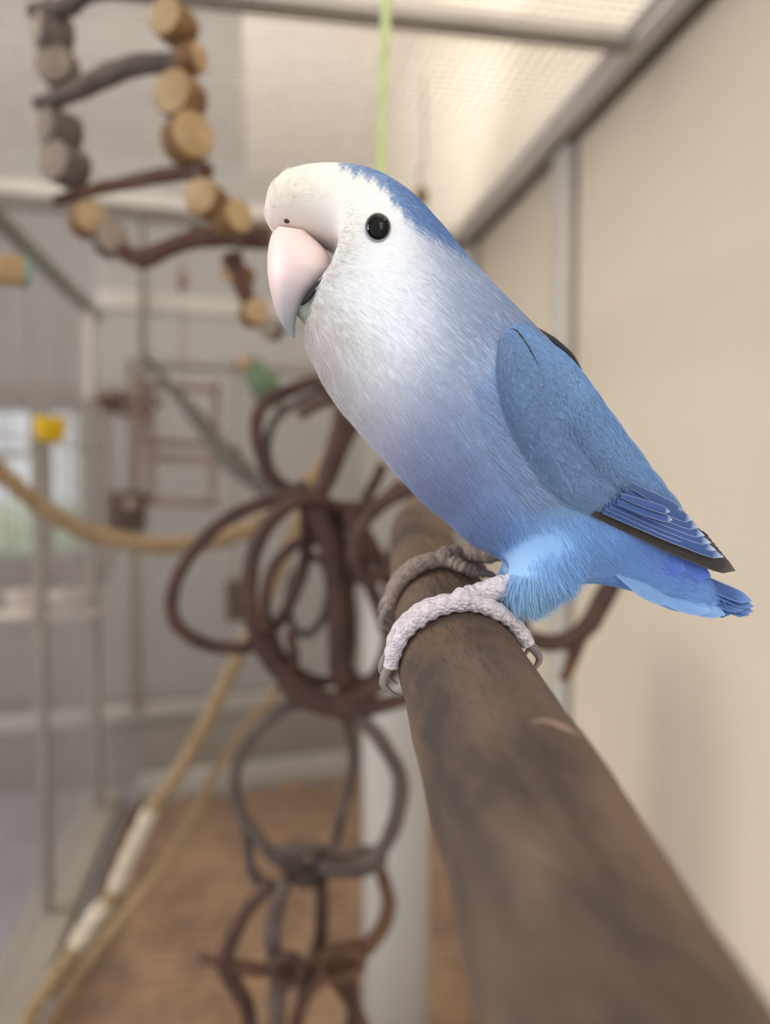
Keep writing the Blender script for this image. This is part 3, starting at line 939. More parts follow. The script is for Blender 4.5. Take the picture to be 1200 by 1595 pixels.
for _ in range(5):
    E = np.pad(WG, 1, mode='edge')
    sm = (E[:-2, 1:-1] + E[2:, 1:-1] + E[1:-1, :-2] + E[1:-1, 2:]) / 4
    WG = np.maximum(sm, WG - 2)
def wing_world(u, v, sgn=1, lift=0.0):
    x, y, _ = wing_pt(u, v, sgn, lift)
    a, b = min(max(u, 0), 1) * (GU - 1), min(max(v, 0), 1) * (GV - 1)
    i, j = min(int(a), GU - 2), min(int(b), GV - 2)
    a, b = a - i, b - j
    wv = (WG[i, j] * (1 - a) + WG[i + 1, j] * a) * (1 - b) + (WG[i, j + 1] * (1 - a) + WG[i + 1, j + 1] * a) * b + lift
    if sgn > 0:
        return bp(x, y, wv)
    q = (bp(x, y, wv) - np.array(CAM)) @ CR          # mirrored through the bird's middle plane
    return C2W((q[0], q[1] + .0012, -2 * D0 - q[2]))
FEA = {}
def feather_mesh(key, tipw, m, nl=8, nwid=6, camber=.10, pw=.6):
    if key in FEA: return FEA[key]
    V, Fc, UV = [], [], []
    for j in range(nl + 1):
        t = j / nl
        wd = .5 * min(1, (.55 + .9 * t)) * (1 - max(0, (t - tipw) / (1 - tipw)) ** 2.2) ** pw if t < 1 else .02
        for i in range(nwid + 1):
            s = i / nwid * 2 - 1
            V.append((s * wd, t, -camber * (s * wd * 2) ** 2 * .5 + (.012 if i == nwid // 2 else 0)))
            UV.append((i / nwid, t))
    for j in range(nl):
        for i in range(nwid):
            a = j * (nwid + 1) + i
            Fc.append((a, a + 1, a + nwid + 2, a + nwid + 1))
    me = bpy.data.meshes.new('feather')
    me.from_pydata(V, [], Fc)
    ul = me.uv_layers.new(name='UVMap')
    for lp in me.loops:
        ul.data[lp.index].uv = UV[lp.vertex_index]
    me.polygons.foreach_set('use_smooth', [True] * len(me.polygons))
    me.materials.append(m)
    FEA[key] = me
    return me
def put_feather(name, me, base, tip, nrm_, width, parent, thick=None):
    y = tip - base; L = np.linalg.norm(y); y = y / L
    n_ = nrm_ - y * np.dot(nrm_, y); n_ /= np.linalg.norm(n_)
    x = np.cross(y, n_)
    o = bpy.data.objects.new(name, me)
    COL.objects.link(o)
    o.parent = parent
    b = base - BORG
    o.matrix_local = Matrix(((x[0] * width, y[0] * L, n_[0] * (thick or width), b[0]), (x[1] * width, y[1] * L, n_[1] * (thick or width), b[1]), (x[2] * width, y[2] * L, n_[2] * (thick or width), b[2]), (0, 0, 0, 1)))
    return o

def make_wing(sgn):
    NU, NVv = 60, 20
    V, Fc = [], []
    for layer in (0, 1):
        for i in range(NU + 1):
            for j in range(NVv + 1):
                V.append(wing_world(i / NU, j / NVv, sgn, -11.0 if layer else 0.0))
    st = NVv + 1
    off = (NU + 1) * st
    def q(a, b, c, d): Fc.append((a, b, c, d) if sgn > 0 else (d, c, b, a))
    for i in range(NU):
        for j in range(NVv):
            a = i * st + j
            q(a, a + 1, a + st + 1, a + st)
            q(off + a, off + a + st, off + a + st + 1, off + a + 1)
        for j, fl_ in ((0, 0), (NVv, 1)):
            a = i * st + j
            if fl_: q(a, off + a, off + a + st, a + st)
            else: q(a, a + st, off + a + st, off + a)
    for j in range(NVv):
        q(j, off + j, off + j + 1, j + 1)
    wg = obj('wing', (V, Fc), M['plumage'], bird)
    def wc(px, py):
        c = np.tile(lin((102, 130, 164)), (len(px), 1))
        t = np.clip((px - 960) / 60, 0, 1)[:, None]
        return c * (1 - t) + lin((66, 60, 60)) * t
    col_attr(wg, wc)
    if sgn < 0:
        wg['label'] = 'far wing showing only as a dark edge'
    if sgn < 0:
        return wg
    def nr(u, v):
        e = .01
        a = wing_world(min(u + e, 1), v, sgn) - wing_world(max(u - e, 0), v, sgn)
        b = wing_world(u, min(v + e, 1), sgn) - wing_world(u, max(v - e, 0), sgn)
        n_ = np.cross(b, a); n_ /= np.linalg.norm(n_)
        if np.dot(n_, CR[:, 2]) < 0: n_ = -n_
        return n_
    cov = feather_mesh('covert', .45, M['covert'], 7, 6, .2)
    rows = 19
    for r in range(rows):
        u0 = .0 + .70 * r / (rows - 1)
        nf = int(np.interp(u0, [0, .1, .3, .7], [5, 10, 13, 9]))
        for k in range(nf):
            v0 = (k + .5 + (.5 if r % 2 else 0) * .9) / (nf + .45)
            if v0 > .985: continue
            du = np.interp(u0, [0, .5, .7], [.09, .105, .11])
            v1 = v0 + (v0 - .45) * .05 + random.uniform(-.015, .015)
            v1 = min(max(v1, .03), .97)
            b_ = wing_world(max(u0 - .03, 0), v0, 1, .2)
            t_ = wing_world(min(u0 + du, .80), v1, 1, 2.2 + random.uniform(0, 1.2))
            wdt = np.linalg.norm(wing_world(u0 + .02, 0) - wing_world(u0 + .02, 1)) / nf * 1.75
            put_feather('covert_feather', cov, b_, t_, nr(u0 + .03, v0), wdt, wg, .0016)
    # soft barbs over the coverts
    rr_ = np.random.default_rng(21)
    n_b = 17000
    P4 = np.empty((n_b, 4, 3)); CC = np.ones((n_b, 4))
    base_c = lin((112, 141, 178)); edge_c = lin((122, 158, 204)); dk = lin((90, 112, 138))
    for k in range(n_b):
        u, v = rr_.random() * .74, rr_.random()
        if u > .60 + .14 * (1 - max(v - .35, 0) * 1.3): u *= .8
        n_ = nr(u, v) if k % 4 == 0 else n_
        dv = rr_.normal() * .03
        L_ = rr_.uniform(.018, .04)
        lf = rr_.uniform(2.5, 4.0) + (4.0 if (u > .42 and v < .45) else 0)
        for m_, t in enumerate((0, .33, .67, 1)):
            P4[k, m_] = wing_world(u + L_ * t, min(max(v + dv * t, 0), 1), 1, lf * (.3 + t * (1.3 - .6 * t)))
        t1 = np.clip(1 - v * 2.2, 0, 1); t2 = np.clip((v - .7) * 3, 0, 1) * np.clip(1.2 - u * 1.5, 0, 1)
        c_ = base_c * (1 - t1) + edge_c * t1
        c_ = c_ * (1 - .6 * t2) + dk * .6 * t2
        CC[k, :3] = c_ * rr_.uniform(.86, 1.14)
    cvw = bpy.data.hair_curves.new('covert_barbs')
    cvw.add_curves([4] * n_b)
    cvw.position_data.foreach_set('vector', (P4 - BORG).ravel())
    (cvw.attributes.get('radius') or cvw.attributes.new('radius', 'FLOAT', 'POINT')).data.foreach_set('value', np.tile(np.array([.00006, .000055, .00004, .000012]), n_b))
    cvw.attributes.new('plumage_colour', 'FLOAT_COLOR', 'CURVE').data.foreach_set('color', CC.ravel())
    cvw.materials.append(M['plume_hair'])
    hb = bpy.data.objects.new('covert_barbs', cvw)
    COL.objects.link(hb); hb.parent = wg; hb['kind'] = 'stuff'
    gl = [wing_world(u_, v_, 1, 2.6) for u_, v_ in zip(np.linspace(.025, .26, 14), np.linspace(.10, .34, 14))]
    obj('feather_gap', Geo().tube(np.array(gl), [.00005, .00024, .00026, .0002, .00005], 6), M['blackf'], wg)['label'] = 'thin dark gap between the shoulder feathers'
    # primaries along the lower edge, long and dark
    pri = feather_mesh('primary', .86, M['primary'], 14, 6, .15, .8)
    for k in range(7):
        f = k / 6
        tip = PD(1146 - 6 * k - 3 * f, 889 - 7.0 * k, D0 - (30 + 2.6 * k) * S)
        base = PD(925 + 13 * k, 797 + 0.5 * k, D0 - (118 - 8.0 * k) * S)
        nn = nr(.72, .8)
        put_feather('primary_feather', pri, base, tip, nn, .0042, wg, .0025)
    sec = feather_mesh('secondary', .8, M['second'], 12, 6, .2, .55)
    ends = [(1128, 868), (1116, 857), (1108, 846), (1098, 834), (1088, 822), (1078, 810), (1064, 798), (1048, 810), (1044, 797)]
    bases = [(940, 795), (944, 789), (950, 785), (956, 779), (964, 772), (974, 765), (984, 756), (962, 782), (968, 772)]
    for k, ((ex_, ey_), (sx_, sy_)) in enumerate(zip(ends, bases)):
        wv1 = 48 + 3.6 * k
        wv0 = 122 + 1.0 * k - max(0, sx_ - 940) * .25
        if k >= 7: wv1 += 26
        put_feather('secondary_feather', sec, PD(sx_, sy_, D0 - wv0 * S), PD(ex_, ey_, D0 - wv1 * S), nr(.74, .5), (.0027 if k < 7 else .0020), wg, .0016)
    return wg
wingN = make_wing(1)
wingF = make_wing(-1)
# dark edge of the far wing along the back
ed = catmull([(806, 503), (830, 513), (860, 532), (888, 555), (906, 578)], 16)
obj('wing_edge', Geo().tube([bp(x, y - 1, 40 - i * 1.2) for i, (x, y) in enumerate(ed)], [.0002, .0008, .0011, .0009, .0002], 8), M['blackf'], bird)['label'] = 'black leading feather edge along the back'

# --- tail
tf = feather_mesh('tail', .84, M['tailf'], 12, 6, .25, .6)
tails = [(1172, 936), (1175, 945), (1174, 953), (1168, 958), (1160, 950), (1152, 944), (1146, 952), (1138, 957)]
for k, (ex_, ey_) in enumerate(tails):
    bx_, by_ = 1010 + 4 * (k % 3), 868 + 5.5 * k
    put_feather('tail_feather', tf, PD(bx_, by_, D0 - (14 - 2 * k) * S), PD(ex_, ey_, D0 - (16 - 3.5 * (k % 4)) * S), CR[:, 2] * .8 + CR[:, 1] * .6, .0040, bird, .003)
def on_body(px, py, up, d_wv):
    h, n_ = hit(px, py)
    if h is None: return PD(px, py, D0 - d_wv * S)
    q = (h - np.array(CAM)) @ CR
    return PD(px, py, -q[2] - up * S)
tc_ = feather_mesh('tailcov', .55, M['tailcov'], 8, 6, .3)
for (sx_, sy_, ex_, ey_, wv, wd) in ((985, 895, 1080, 948, 40, .0065), (1020, 912, 1130, 958, 26, .0058), (1000, 905, 1108, 954, 34, .0060), (960, 880, 1055, 938, 48, .007)):
    put_feather('tail_covert', tc_, on_body(sx_, sy_, -9, wv), on_body(ex_, ey_, 5, wv * .62), CR[:, 2], wd, bird, .004)
tv = feather_mesh('violet', .5, M['tailviolet'], 8, 6, .3)
for (sx_, sy_, ex_, ey_, wv, wd) in ((1000, 860, 1098, 905, 46, .0066), (1020, 862, 1108, 898, 42, .006), (985, 852, 1070, 890, 52, .006)):
    put_feather('rump_feather', tv, on_body(sx_, sy_, -9, wv), on_body(ex_, ey_, 6, wv * .7), CR[:, 2], wd, bird, .004)

# --- feet
def scaled_toe(pts, r0, r1, seg=16, n=46, seed=0):
    path = catmull(pts, n)
    t = np.linspace(0, 1, n + 1)
    rr = (r0 + (r1 - r0) * t) * (1 + .07 * np.sin(t * 46) + .05 * np.sin(t * 13 + seed))
    V, Fc = tube(path, rr, seg, wob=.045, seed=seed)
    return V, Fc
def claw(p0, p1, p2, r, parent):
    path = catmull([p0, p1, p2], 14)
    return obj('claw', Geo().tube(path, [r, r * .95, r * .75, r * .45, r * .12], 10), M['claw'], parent)
def make_foot(name, m, dB, shank, joint_px, fronts, backs):
    d = dB
    j = on_perch(d, 92, .0029)
    G = Geo()
    V, Fc = scaled_toe([PD(*s_) for s_ in shank] + [j], .0026, .0027, seed=1)
    ft = obj(name, Geo().add(V, Fc).ball(j, (.0028, .0028, .0027)), m, bird)
    for side, lst in ((1, fronts), (-1, backs)):
        for q, (dd, ang, rr) in enumerate(lst):
            pts_ = []
            for t in np.linspace(0, 1, 9):
                th = 92 + (ang - 92) * t
                pts_.append(on_perch(d + dd * min(1, t * 1.7), th, 0.0024 - .0004 * t))
            V, Fc = scaled_toe(pts_, rr, rr * .72, seed=q + 3)
            toe = obj('toe', (V, Fc), m, ft)
            s_ = 1 if ang > 92 else -1
            claw(on_perch(d + dd, ang - 2 * s_, .0022), on_perch(d + dd, ang + 15 * s_, .0040), on_perch(d + dd - .0006, ang + 30 * s_, .0009), rr * .52, ft)
    return ft
fN = make_foot('foot', M['foot'], .1775, [(836, 892, .1735), (808, 904, .1738), (778, 915, .1742), (745, 925, .1755)], None, [(-.0005, 176, .00245), (.0040, 172, .0022)], [(-.0015, 24, .0023), (.0042, 30, .0021)])
fF = make_foot('foot', M['footdark'], .2065, [(800, 850, .196), (770, 862, .198), (745, 862, .201), (722, 862, .204)], None, [(-.0005, 172, .0022), (.0045, 168, .0021)], [(-.0045, 62, .0021), (.004, 40, .002)])
fF['label'] = 'scaly foot farther along the branch, shade put into its brown grey colour'
fN['label'] = 'pale lavender scaly foot nearest the viewer'

# ------------------------------------------------------------------ THINGS HANGING IN THE CAGE
def path3(pts, n=40, closed=False):
    return catmull([P(*q) for q in pts], n, closed)

# --- hanging ladder of wood slices
LY = .53
lad = thing('hanging_ladder', 'hanging bird ladder with wood slice beads on its sides and bark branch rungs', 'ladder', P(290, 300, LY))
def slice_(px, py, Y, rpx, tilt, lpx, light, pitch=0.0):
    r = rpx * Y / F
    L = lpx * Y / F
    ax = np.array([math.sin(tilt) * math.cos(pitch), -math.cos(tilt) * math.cos(pitch), math.sin(pitch)])
    c = P(px, py, Y)
    p = [c + ax * L * t for t in (-.5, -.46, 0, .46, .5)]
    b = obj('wood_slice', Geo().tube(p, [r * .94, r, r * 1.02, r, r * .94], 24, wob=.012, seed=int(px + py)), M['slicebark' if light else 'greybark'], lad)
    f = obj('cut_face', Geo().tube([c + ax * (L * .5 - .0004), c + ax * (L * .5 + .0006)], r * .93, 24), M['woodend' if light else 'greyend'], b)
    f['label'] = 'pale sawn face of the wood slice'
    return b
right_ = [(272, 38, 28, -.55, 48, 1), (297, 92, 22, 1.1, 30, 1), (282, 153, 33, -.55, 44, 1), (292, 217, 34, .5, 44, 1), (322, 312, 27, -.45, 40, 1), (360, 340, 25, .7, 40, 1)]
left_ = [(84, 54, 25, -1.05, 44, 0), (90, 104, 28, -.25, 26, 0), (94, 204, 26, -.9, 46, 0), (102, 258, 29, -.55, 46, 0), (136, 342, 25, .5, 34, 1), (172, 374, 24, .4, 32, 0)]
for q in right_: slice_(q[0], q[1], .50, *q[2:])
for q in left_: slice_(q[0], q[1], .57, *q[2:])
for q in ((372, 428, 17, -.7, 40, 1), (395, 488, 20, .3, 34, 1), (424, 512, 16, -.4, 30, 0)): slice_(q[0], q[1], .55, *q[2:])
rungs = [([(50, 18, .575), (100, 12, .56), (150, -14, .54), (268, -14, .50)], [.0055, .0065, .006, .0055], 'runggrey'),
         ([(58, 162, .575), (110, 146, .56), (165, 118, .54), (215, 102, .52), (300, 96, .50)], [.0050, .0066, .0074, .0066, .0056], 'runggrey'),
         ([(86, 312, .575), (165, 292, .56), (240, 276, .53), (326, 264, .50)], [.0040, .0046, .0050, .0050], 'rung'),
         ([(180, 386, .57), (222, 402, .56), (285, 378, .55), (345, 368, .54), (420, 372, .53)], [.0055, .0070, .0060, .0072, .0082], 'rung'),
         ([(356, 396, .54), (376, 440, .545), (392, 478, .55), (430, 520, .55)], [.0062, .0066, .0056, .0060], 'rung')]
for pts_, rd, m_ in rungs:
    r_ = obj('rung', Geo().tube(path3(pts_, 36), rd, 14, wob=.07, seed=int(pts_[0][1]) + 50), M[m_], lad)
for pts_, m_ in (([(258, -330, .50), (262, -60, .50), (272, 38, .50), (297, 92, .50), (284, 153, .50), (294, 217, .50), (322, 312, .50), (360, 340, .50), (380, 420, .545), (395, 488, .55), (424, 512, .55)], 'sill'),
                 ([(66, -230, .57), (74, -60, .57), (84, 54, .57), (90, 104, .57), (94, 204, .57), (102, 258, .57), (120, 310, .57), (136, 342, .57), (172, 374, .57), (215, 400, .56)], 'sill')):
    obj('cord', Geo().tube(path3(pts_, 60), .0014, 6), M[m_], lad)
for pts_ in ([(190, 112, .53), (184, 98, .53)], [(225, 404, .56), (222, 420, .56)], [(300, 366, .55), (306, 352, .55)]):
    obj('twig_stub', Geo().tube(path3(pts_, 6), [.004, .0022], 10), M['rung'], lad)

# --- green cord
gc = tag(obj('green_string', Geo().tube(path3([(606, -230, .50), (602, 0, .50), (593, 262, .50), (606, 420, .49), (642, 600, .48), (674, 690, .47), (688, 732, .468)], 50), .0033, 10), M['cord']), 'yellow-green string hanging down behind the head of the blue bird', 'string')

# --- bundles of vine rings
vt = thing('vine_ring_toy', 'dangling toy of dark twisted vine rings below and behind the bird', 'toy', P(520, 850, .5))
def vine(pts_, rpx, m='vine', closed=False, Y=.5, name='vine_ring'):
    pts2 = [(q[0], q[1], Y + (q[2] if len(q) > 2 else 0)) for q in pts_]
    n = max(24, len(pts_) * 7)
    pa = path3(pts2, n, closed)
    rr = np.atleast_1d(np.asarray(rpx, float)) * 1.12 * Y / F
    return obj(name, Geo().tube(pa, float(rr[0]) if len(rr) == 1 else rr, 12, closed=closed, wob=.06, seed=int(pts_[0][0] * 3 + pts_[1][1])), M[m], vt)
vine([(470, 774), (424, 779), (366, 801), (317, 840), (282, 886), (267, 932), (274, 970), (305, 997), (347, 1008), (395, 1005), (440, 960, .03), (476, 870, .03)], 9.5, closed=True, Y=.50)
vine([(478, 778), (428, 803), (399, 851), (389, 905), (392, 962), (410, 1012), (447, 1058), (501, 1085), (558, 1085), (604, 1056), (625, 1012), (618, 943, .02), (588, 867, .02), (545, 805, .02)], 11.5, closed=True, Y=.48)
vine([(470, 768), (424, 745), (405, 700), (399, 655), (414, 626), (452, 608), (501, 594), (545, 610), (556, 650), (530, 705), (505, 760)], 9.5, closed=True, Y=.52)
vine([(455, 770), (424, 735), (416, 690), (432, 650), (470, 625), (520, 603)], [7, 7, 6, 6, 6], 'vinegrey', Y=.53)
vine([(500, 600), (530, 628), (528, 668), (516, 713), (500, 770), (497, 800)], [9, 11, 12, 12, 13], Y=.50)
vine([(520, 622), (488, 635), (466, 648)], [6, 7, 7], 'vinetan', Y=.54)
vine([(487, 838), (450, 856), (425, 885), (413, 925), (420, 975), (446, 1030), (500, 1062), (540, 1040), (548, 960), (530, 880)], 7.5, closed=True, Y=.52)
vine([(470, 770), (492, 800), (514, 850), (523, 924), (527, 1000), (530, 1050), (545, 1078)], [17, 17, 15, 14, 14, 13], Y=.49)
vine([(515, 790), (532, 850), (540, 930), (536, 1010), (528, 1066)], [11, 11, 12, 12, 11], Y=.51)
vine([(545, 800), (560, 850), (575, 905), (600, 975), (610, 1018), (588, 1056), (555, 1082)], [11, 11, 9, 9, 9], Y=.48)
vine([(690, 752), (630, 766), (586, 792), (556, 835), (553, 880), (574, 905), (604, 880), (622, 830)], [10, 11, 10, 9, 9], Y=.46)
vine([(490, 868), (460, 892), (449, 930), (456, 975), (478, 988), (500, 968), (513, 925), (508, 885)], 6.0, 'vinegrey', closed=True, Y=.54)
vine([(566, 895), (590, 930), (604, 985), (590, 1040), (562, 1062), (540, 1030), (531, 975), (542, 920)], 7.0, closed=True, Y=.53)
vine([(452, 985), (458, 1020), (456, 1060), (470, 1080)], [7, 8, 8], Y=.50)
vine([(597, 724), (584, 752), (570, 782), (560, 812)], [8, 8, 9], Y=.52)
vine([(470, 776), (500, 784), (545, 790), (590, 782), (628, 752)], [10, 9, 8, 8, 8], Y=.50)
vine([(438, 1062), (480, 1092), (540, 1104), (596, 1098), (640, 1086)], [10, 13, 14, 12, 10], Y=.48)
vine([(468, 775), (466, 758), (474, 750)], [7, 6, 5], 'vine', Y=.48, name='twig_stub')
# lower chain of rings
vine([(470, 1092), (436, 1106), (392, 1146), (366, 1204), (374, 1264), (400, 1300), (428, 1335), (470, 1345)], [10, 10, 9, 9, 9, 10], 'vinegrey', Y=.50)
vine([(372, 1255), (384, 1300), (391, 1352), (415, 1380), (450, 1376)], [7, 7, 8, 8], 'vinegrey', Y=.52)
vine([(530, 1096), (572, 1128), (604, 1170), (624, 1213), (616, 1280), (588, 1330), (540, 1352), (500, 1350)], [10, 11, 11, 12, 11, 10, 10], 'vinegrey', Y=.48)
vine([(534, 1105), (548, 1150), (551, 1190), (536, 1255), (520, 1320)], [8, 8, 8, 8], 'vinegrey', Y=.53)
for k in range(7):
    a = k * .9
    cx_, cy_ = 476 + 9 * math.cos(a), 1340 + 7 * math.sin(a * 1.7)
    rx_, ry_ = 30 + 5 * math.sin(k * 2.1), 17 + 6 * math.cos(k * 1.3)
    vine([(cx_ + rx_ * math.cos(t + a) , cy_ + ry_ * math.sin(t + a) + 7 * math.sin(a) * math.cos(t), .012 * math.sin(t + k)) for t in np.linspace(0, 2 * math.pi, 9)[:-1]], 6.5, 'vinegrey', closed=True, Y=.50 + .004 * (k % 3))
vine([(500, 1346), (545, 1328), (586, 1326), (596, 1345), (560, 1360), (512, 1360)], 6.5, 'vinegrey', closed=True, Y=.49)
vine([(424, 1376), (392, 1408), (366, 1452), (350, 1500), (366, 1534), (384, 1570), (392, 1640)], [9, 10, 11, 12, 11, 11], Y=.50)
vine([(446, 1370), (430, 1420), (425, 1470), (432, 1520), (430, 1640)], [11, 12, 12, 12], 'vinegrey', Y=.49)
vine([(500, 1372), (502, 1420), (498, 1465), (486, 1500), (470, 1560), (455, 1640)], [9, 10, 10, 9, 9], 'vine', Y=.51)
vine([(588, 1340), (598, 1372), (606, 1408), (590, 1455), (556, 1486), (510, 1506), (490, 1530)], [8, 10, 11, 12, 12, 10], 'vinetan', Y=.50)
vine([(312, 1490), (330, 1496), (368, 1506), (420, 1512), (470, 1508), (512, 1484), (565, 1472)], [4, 6, 9, 10, 9, 9, 9], 'vinetan', Y=.50)
vine([(500, 1500), (522, 1482), (556, 1486), (560, 1510), (526, 1524), (502, 1520)], 8, 'vinetan', closed=True, Y=.49)
vine([(430, 1500), (452, 1490), (470, 1506), (458, 1530), (436, 1528)], 8, 'vine', closed=True, Y=.48)
vine([(500, 1520), (478, 1550), (462, 1590), (450, 1640)], [9, 9, 10], 'vinetan', Y=.49)
vine([(512, 1515), (540, 1550), (562, 1590), (575, 1640)], [9, 10, 11], 'vinetan', Y=.51)
vine([(545, 1500), (552, 1550), (545, 1600), (530, 1640)], [7, 8, 8], 'vine', Y=.50)
vine([(318, 1502), (310, 1486)], [5, 3], 'vinegrey', Y=.50, name='twig_stub')
# branch that sticks out to the right behind the tail
vine([(610, 1020, .06), (700, 1000, .05), (800, 990, .0), (860, 1002, -.02), (904, 986, -.02), (934, 946, -.02), (958, 898, -.01), (975, 840)], [9, 10, 12, 13, 14, 15, 15, 14], Y=.46, name='vine_branch')
vine([(908, 984), (894, 1022), (878, 1060)], [11, 10, 8], 'vinetan', Y=.44, name='vine_branch')
vine([(806, 930, .0), (812, 965, 0), (806, 1000, 0)], [13, 14, 12], Y=.46, name='twig_stub')

# --- ropes
def rope(label, segs, name='rope_perch'):
    """a rope of several coverings; each covering a part"""
    base = segs[0][0][0]
    t = thing(name, label, 'rope', P(*base))
    for pts_, rad_, m_, nm in segs:
        pa = path3(pts_, 50)
        G = Geo()
        ta = np.gradient(pa, axis=0); ta /= np.linalg.norm(ta, axis=1)[:, None]
        u = np.cross(ta, [0.1, .99, .05]); u /= np.linalg.norm(u, axis=1)[:, None]
        v = np.cross(ta, u)
        L = np.concatenate([[0], np.cumsum(np.linalg.norm(np.diff(pa, axis=0), axis=1))])
        for k in range(3):                       # three laid strands
            a = L / rad_ * .9 + k * 2.094
            G.tube(pa + (u * np.cos(a)[:, None] + v * np.sin(a)[:, None]) * rad_ * .48, rad_ * .60, 8, seed=k)
        obj(nm, G, M[m_], t)
    return t
rope('tan rope perch sagging across the cage from its left side', [
    ([(-30, 708, .72), (30, 762, .73), (80, 800, .74), (130, 826, .75)], .0085, 'rope', 'strand_rope'),
    ([(130, 826, .75), (190, 842, .755), (250, 850, .76), (310, 846, .77), (370, 832, .78), (430, 800, .79), (480, 755, .8), (530, 690, .82), (570, 640, .86), (700, 610, .98), (862, 600, 1.11)], .0092, 'rope', 'strand_rope')])
rope('pale wrapped tan rope slanting down to the lower corner beside the vine rings', [
    ([(482, 766, .778), (430, 900, .785), (374, 1016, .79), (330, 1108, .78), (286, 1190, .77), (236, 1262, .76)], .0078, 'rope', 'strand_rope'),
    ([(236, 1262, .76), (205, 1325, .75), (178, 1388, .74)], .0084, 'ropepale', 'rope_wrap'),
    ([(178, 1388, .74), (172, 1398, .74), (166, 1408, .74)], .0072, 'rope', 'strand_rope'),
    ([(166, 1408, .74), (140, 1442, .73), (116, 1478, .72)], .0092, 'ropepale', 'rope_wrap'),
    ([(116, 1478, .72), (70, 1548, .70), (30, 1612, .68), (-40, 1730, .66)], .0075, 'rope', 'strand_rope')])
rope('brownish thin rope slanting next to the pale wrapped one', [
    ([(470, 1040, .80), (410, 1102, .79), (370, 1150, .78), (330, 1216, .77), (275, 1316, .75), (216, 1400, .73), (170, 1455, .72), (120, 1520, .71), (70, 1600, .69), (10, 1700, .67)], .0058, 'rope', 'strand_rope')])

# --- dark branch behind the rings
br = thing('dark_branch', 'dark grey-brown slanting branch behind the vine rings', 'branch', P(330, 680, 1.1))
obj('bark', Geo().tube(path3([(226, 556, 1.385), (266, 604, 1.18), (310, 655, 1.10), (352, 708, 1.03), (400, 752, .97), (450, 790, .92)], 30), [.006, .007, .011, .014, .012, .009], 14, wob=.08, seed=5), M['darkbr'], br)
obj('twig_stub', Geo().tube(path3([(350, 704, 1.03), (372, 700, 1.02)], 6), [.007, .004], 8), M['darkbr'], br)

# --- wooden swing
Yw = 1.27
swg = thing('wooden_swing', 'faint pinkish wooden swing frame in front of the rear mesh', 'swing', P(290, 785, Yw))
def stick(parent, a, b, r, m='pinkwood', name='stick', label=None):
    o_ = obj(name, Geo().tube(np.linspace(P(*a), P(*b), 8), r, 10, wob=.03, seed=int(a[0])), M[m], parent)
    if label: o_['label'] = label
    return o_
stick(swg, (236, 600, Yw), (234, 786, Yw), .006, name='side_bar'); stick(swg, (338, 596, Yw), (330, 786, Yw), .006, name='side_bar')
for y_ in (604, 691, 715, 783): stick(swg, (228, y_ - 3, Yw), (342, y_ + 2, Yw), .0058, name='cross_bar')
stick(swg, (288, 602, Yw), (286, 482, 1.37), .0016, 'sill', 'cord')
# --- bead toy
Yt = 1.25
bt = thing('bead_chain_toy', 'pinkish bead chain ending in a dark block in front of the far mesh', 'toy', P(207, 790, Yt))
for k in range(11):
    obj('bead', Geo().ball(P(217 - k * .9, 590 + k * 15.5, Yt), (.0105 - .002 * (k % 2), .0105, .0085)), M['pinkwood'], bt)
obj('block', Geo().box(P(166, 766, Yt), P(230, 826, Yt + .05)), M['darkblock'], bt, bevel=.008)
obj('bead', Geo().ball(P(207, 786, Yt - .012), .012), M['pinkwood'], bt)
obj('cord', Geo().tube(np.linspace(P(217, 600, Yt), P(222, 330, Yt + .1), 6), .0015, 6), M['sill'], bt)
# --- thin perch near the window
pb = thing('thin_branch_perch', 'thin reddish branch fixed to the far bars above the bead chain', 'perch', P(200, 630, 1.34))
obj('bark', Geo().tube(path3([(154, 619, 1.355), (180, 622, 1.34), (226, 624, 1.33), (252, 628, 1.32)], 20), [.008, .009, .008, .006], 12, wob=.08, seed=9), M['rung'], pb)
obj('side_twig', Geo().tube(path3([(160, 634, 1.345), (200, 644, 1.33), (240, 648, 1.32)], 14), [.006, .007, .005], 10, wob=.08, seed=8), M['rung'], pb)
# --- yellow cup
yc_ = thing('yellow_cup', 'small bright yellow plastic cup on a partition post before the window', 'cup', P(72, 690, YP1))
c = P(78, 669, YP1)
obj('cup', Geo().tube([c + [0, 0, -.0150], c + [0, 0, -.0135], c + [0, 0, .0135], c + [0, 0, .0150], c + [0, 0, .0142], c + [0, 0, -.010]], [.0135, .016, .0195, .0200, .0175, .014], 24), M['yellow'], yc_)
obj('clip', Geo().box((XP - .007, YP1 - .008, c[2] - .0175), (c[0] + .006, YP1 + .008, c[2] - .0145)), M['alugrey'], yc_, bevel=.0005)

# --- shelf with pale bowls
sh_ = thing('shelf', 'pale ledge with food bowls fixed below the window', 'shelf', P(90, 955, 1.3))
obj('board', Geo().box(P(-20, 962, 1.26), P(165, 946, 1.345)), M['pale_bowl'], sh_, bevel=.003)
for px_, lab in ((40, 'cream food bowl on the ledge, nearer the picture edge'), (106, 'cream food bowl on the ledge, nearer the bead chain')):
    c = P(px_, 945, 1.295)
    fb = thing('food_bowl', lab, 'bowl', c, 'food bowls on the ledge')
    obj('bowl', Geo().tube([c + [0, 0, .001], c + [0, 0, .004], c + [0, 0, .020], c + [0, 0, .026], c + [0, 0, .022], c + [0, 0, .012]], [.018, .022, .031, .032, .027, .016], 24), M['pale_bowl'], fb)
    obj('food', Geo().ball(c + [0, 0, .018], (.024, .024, .008)), M['bedding'], fb)
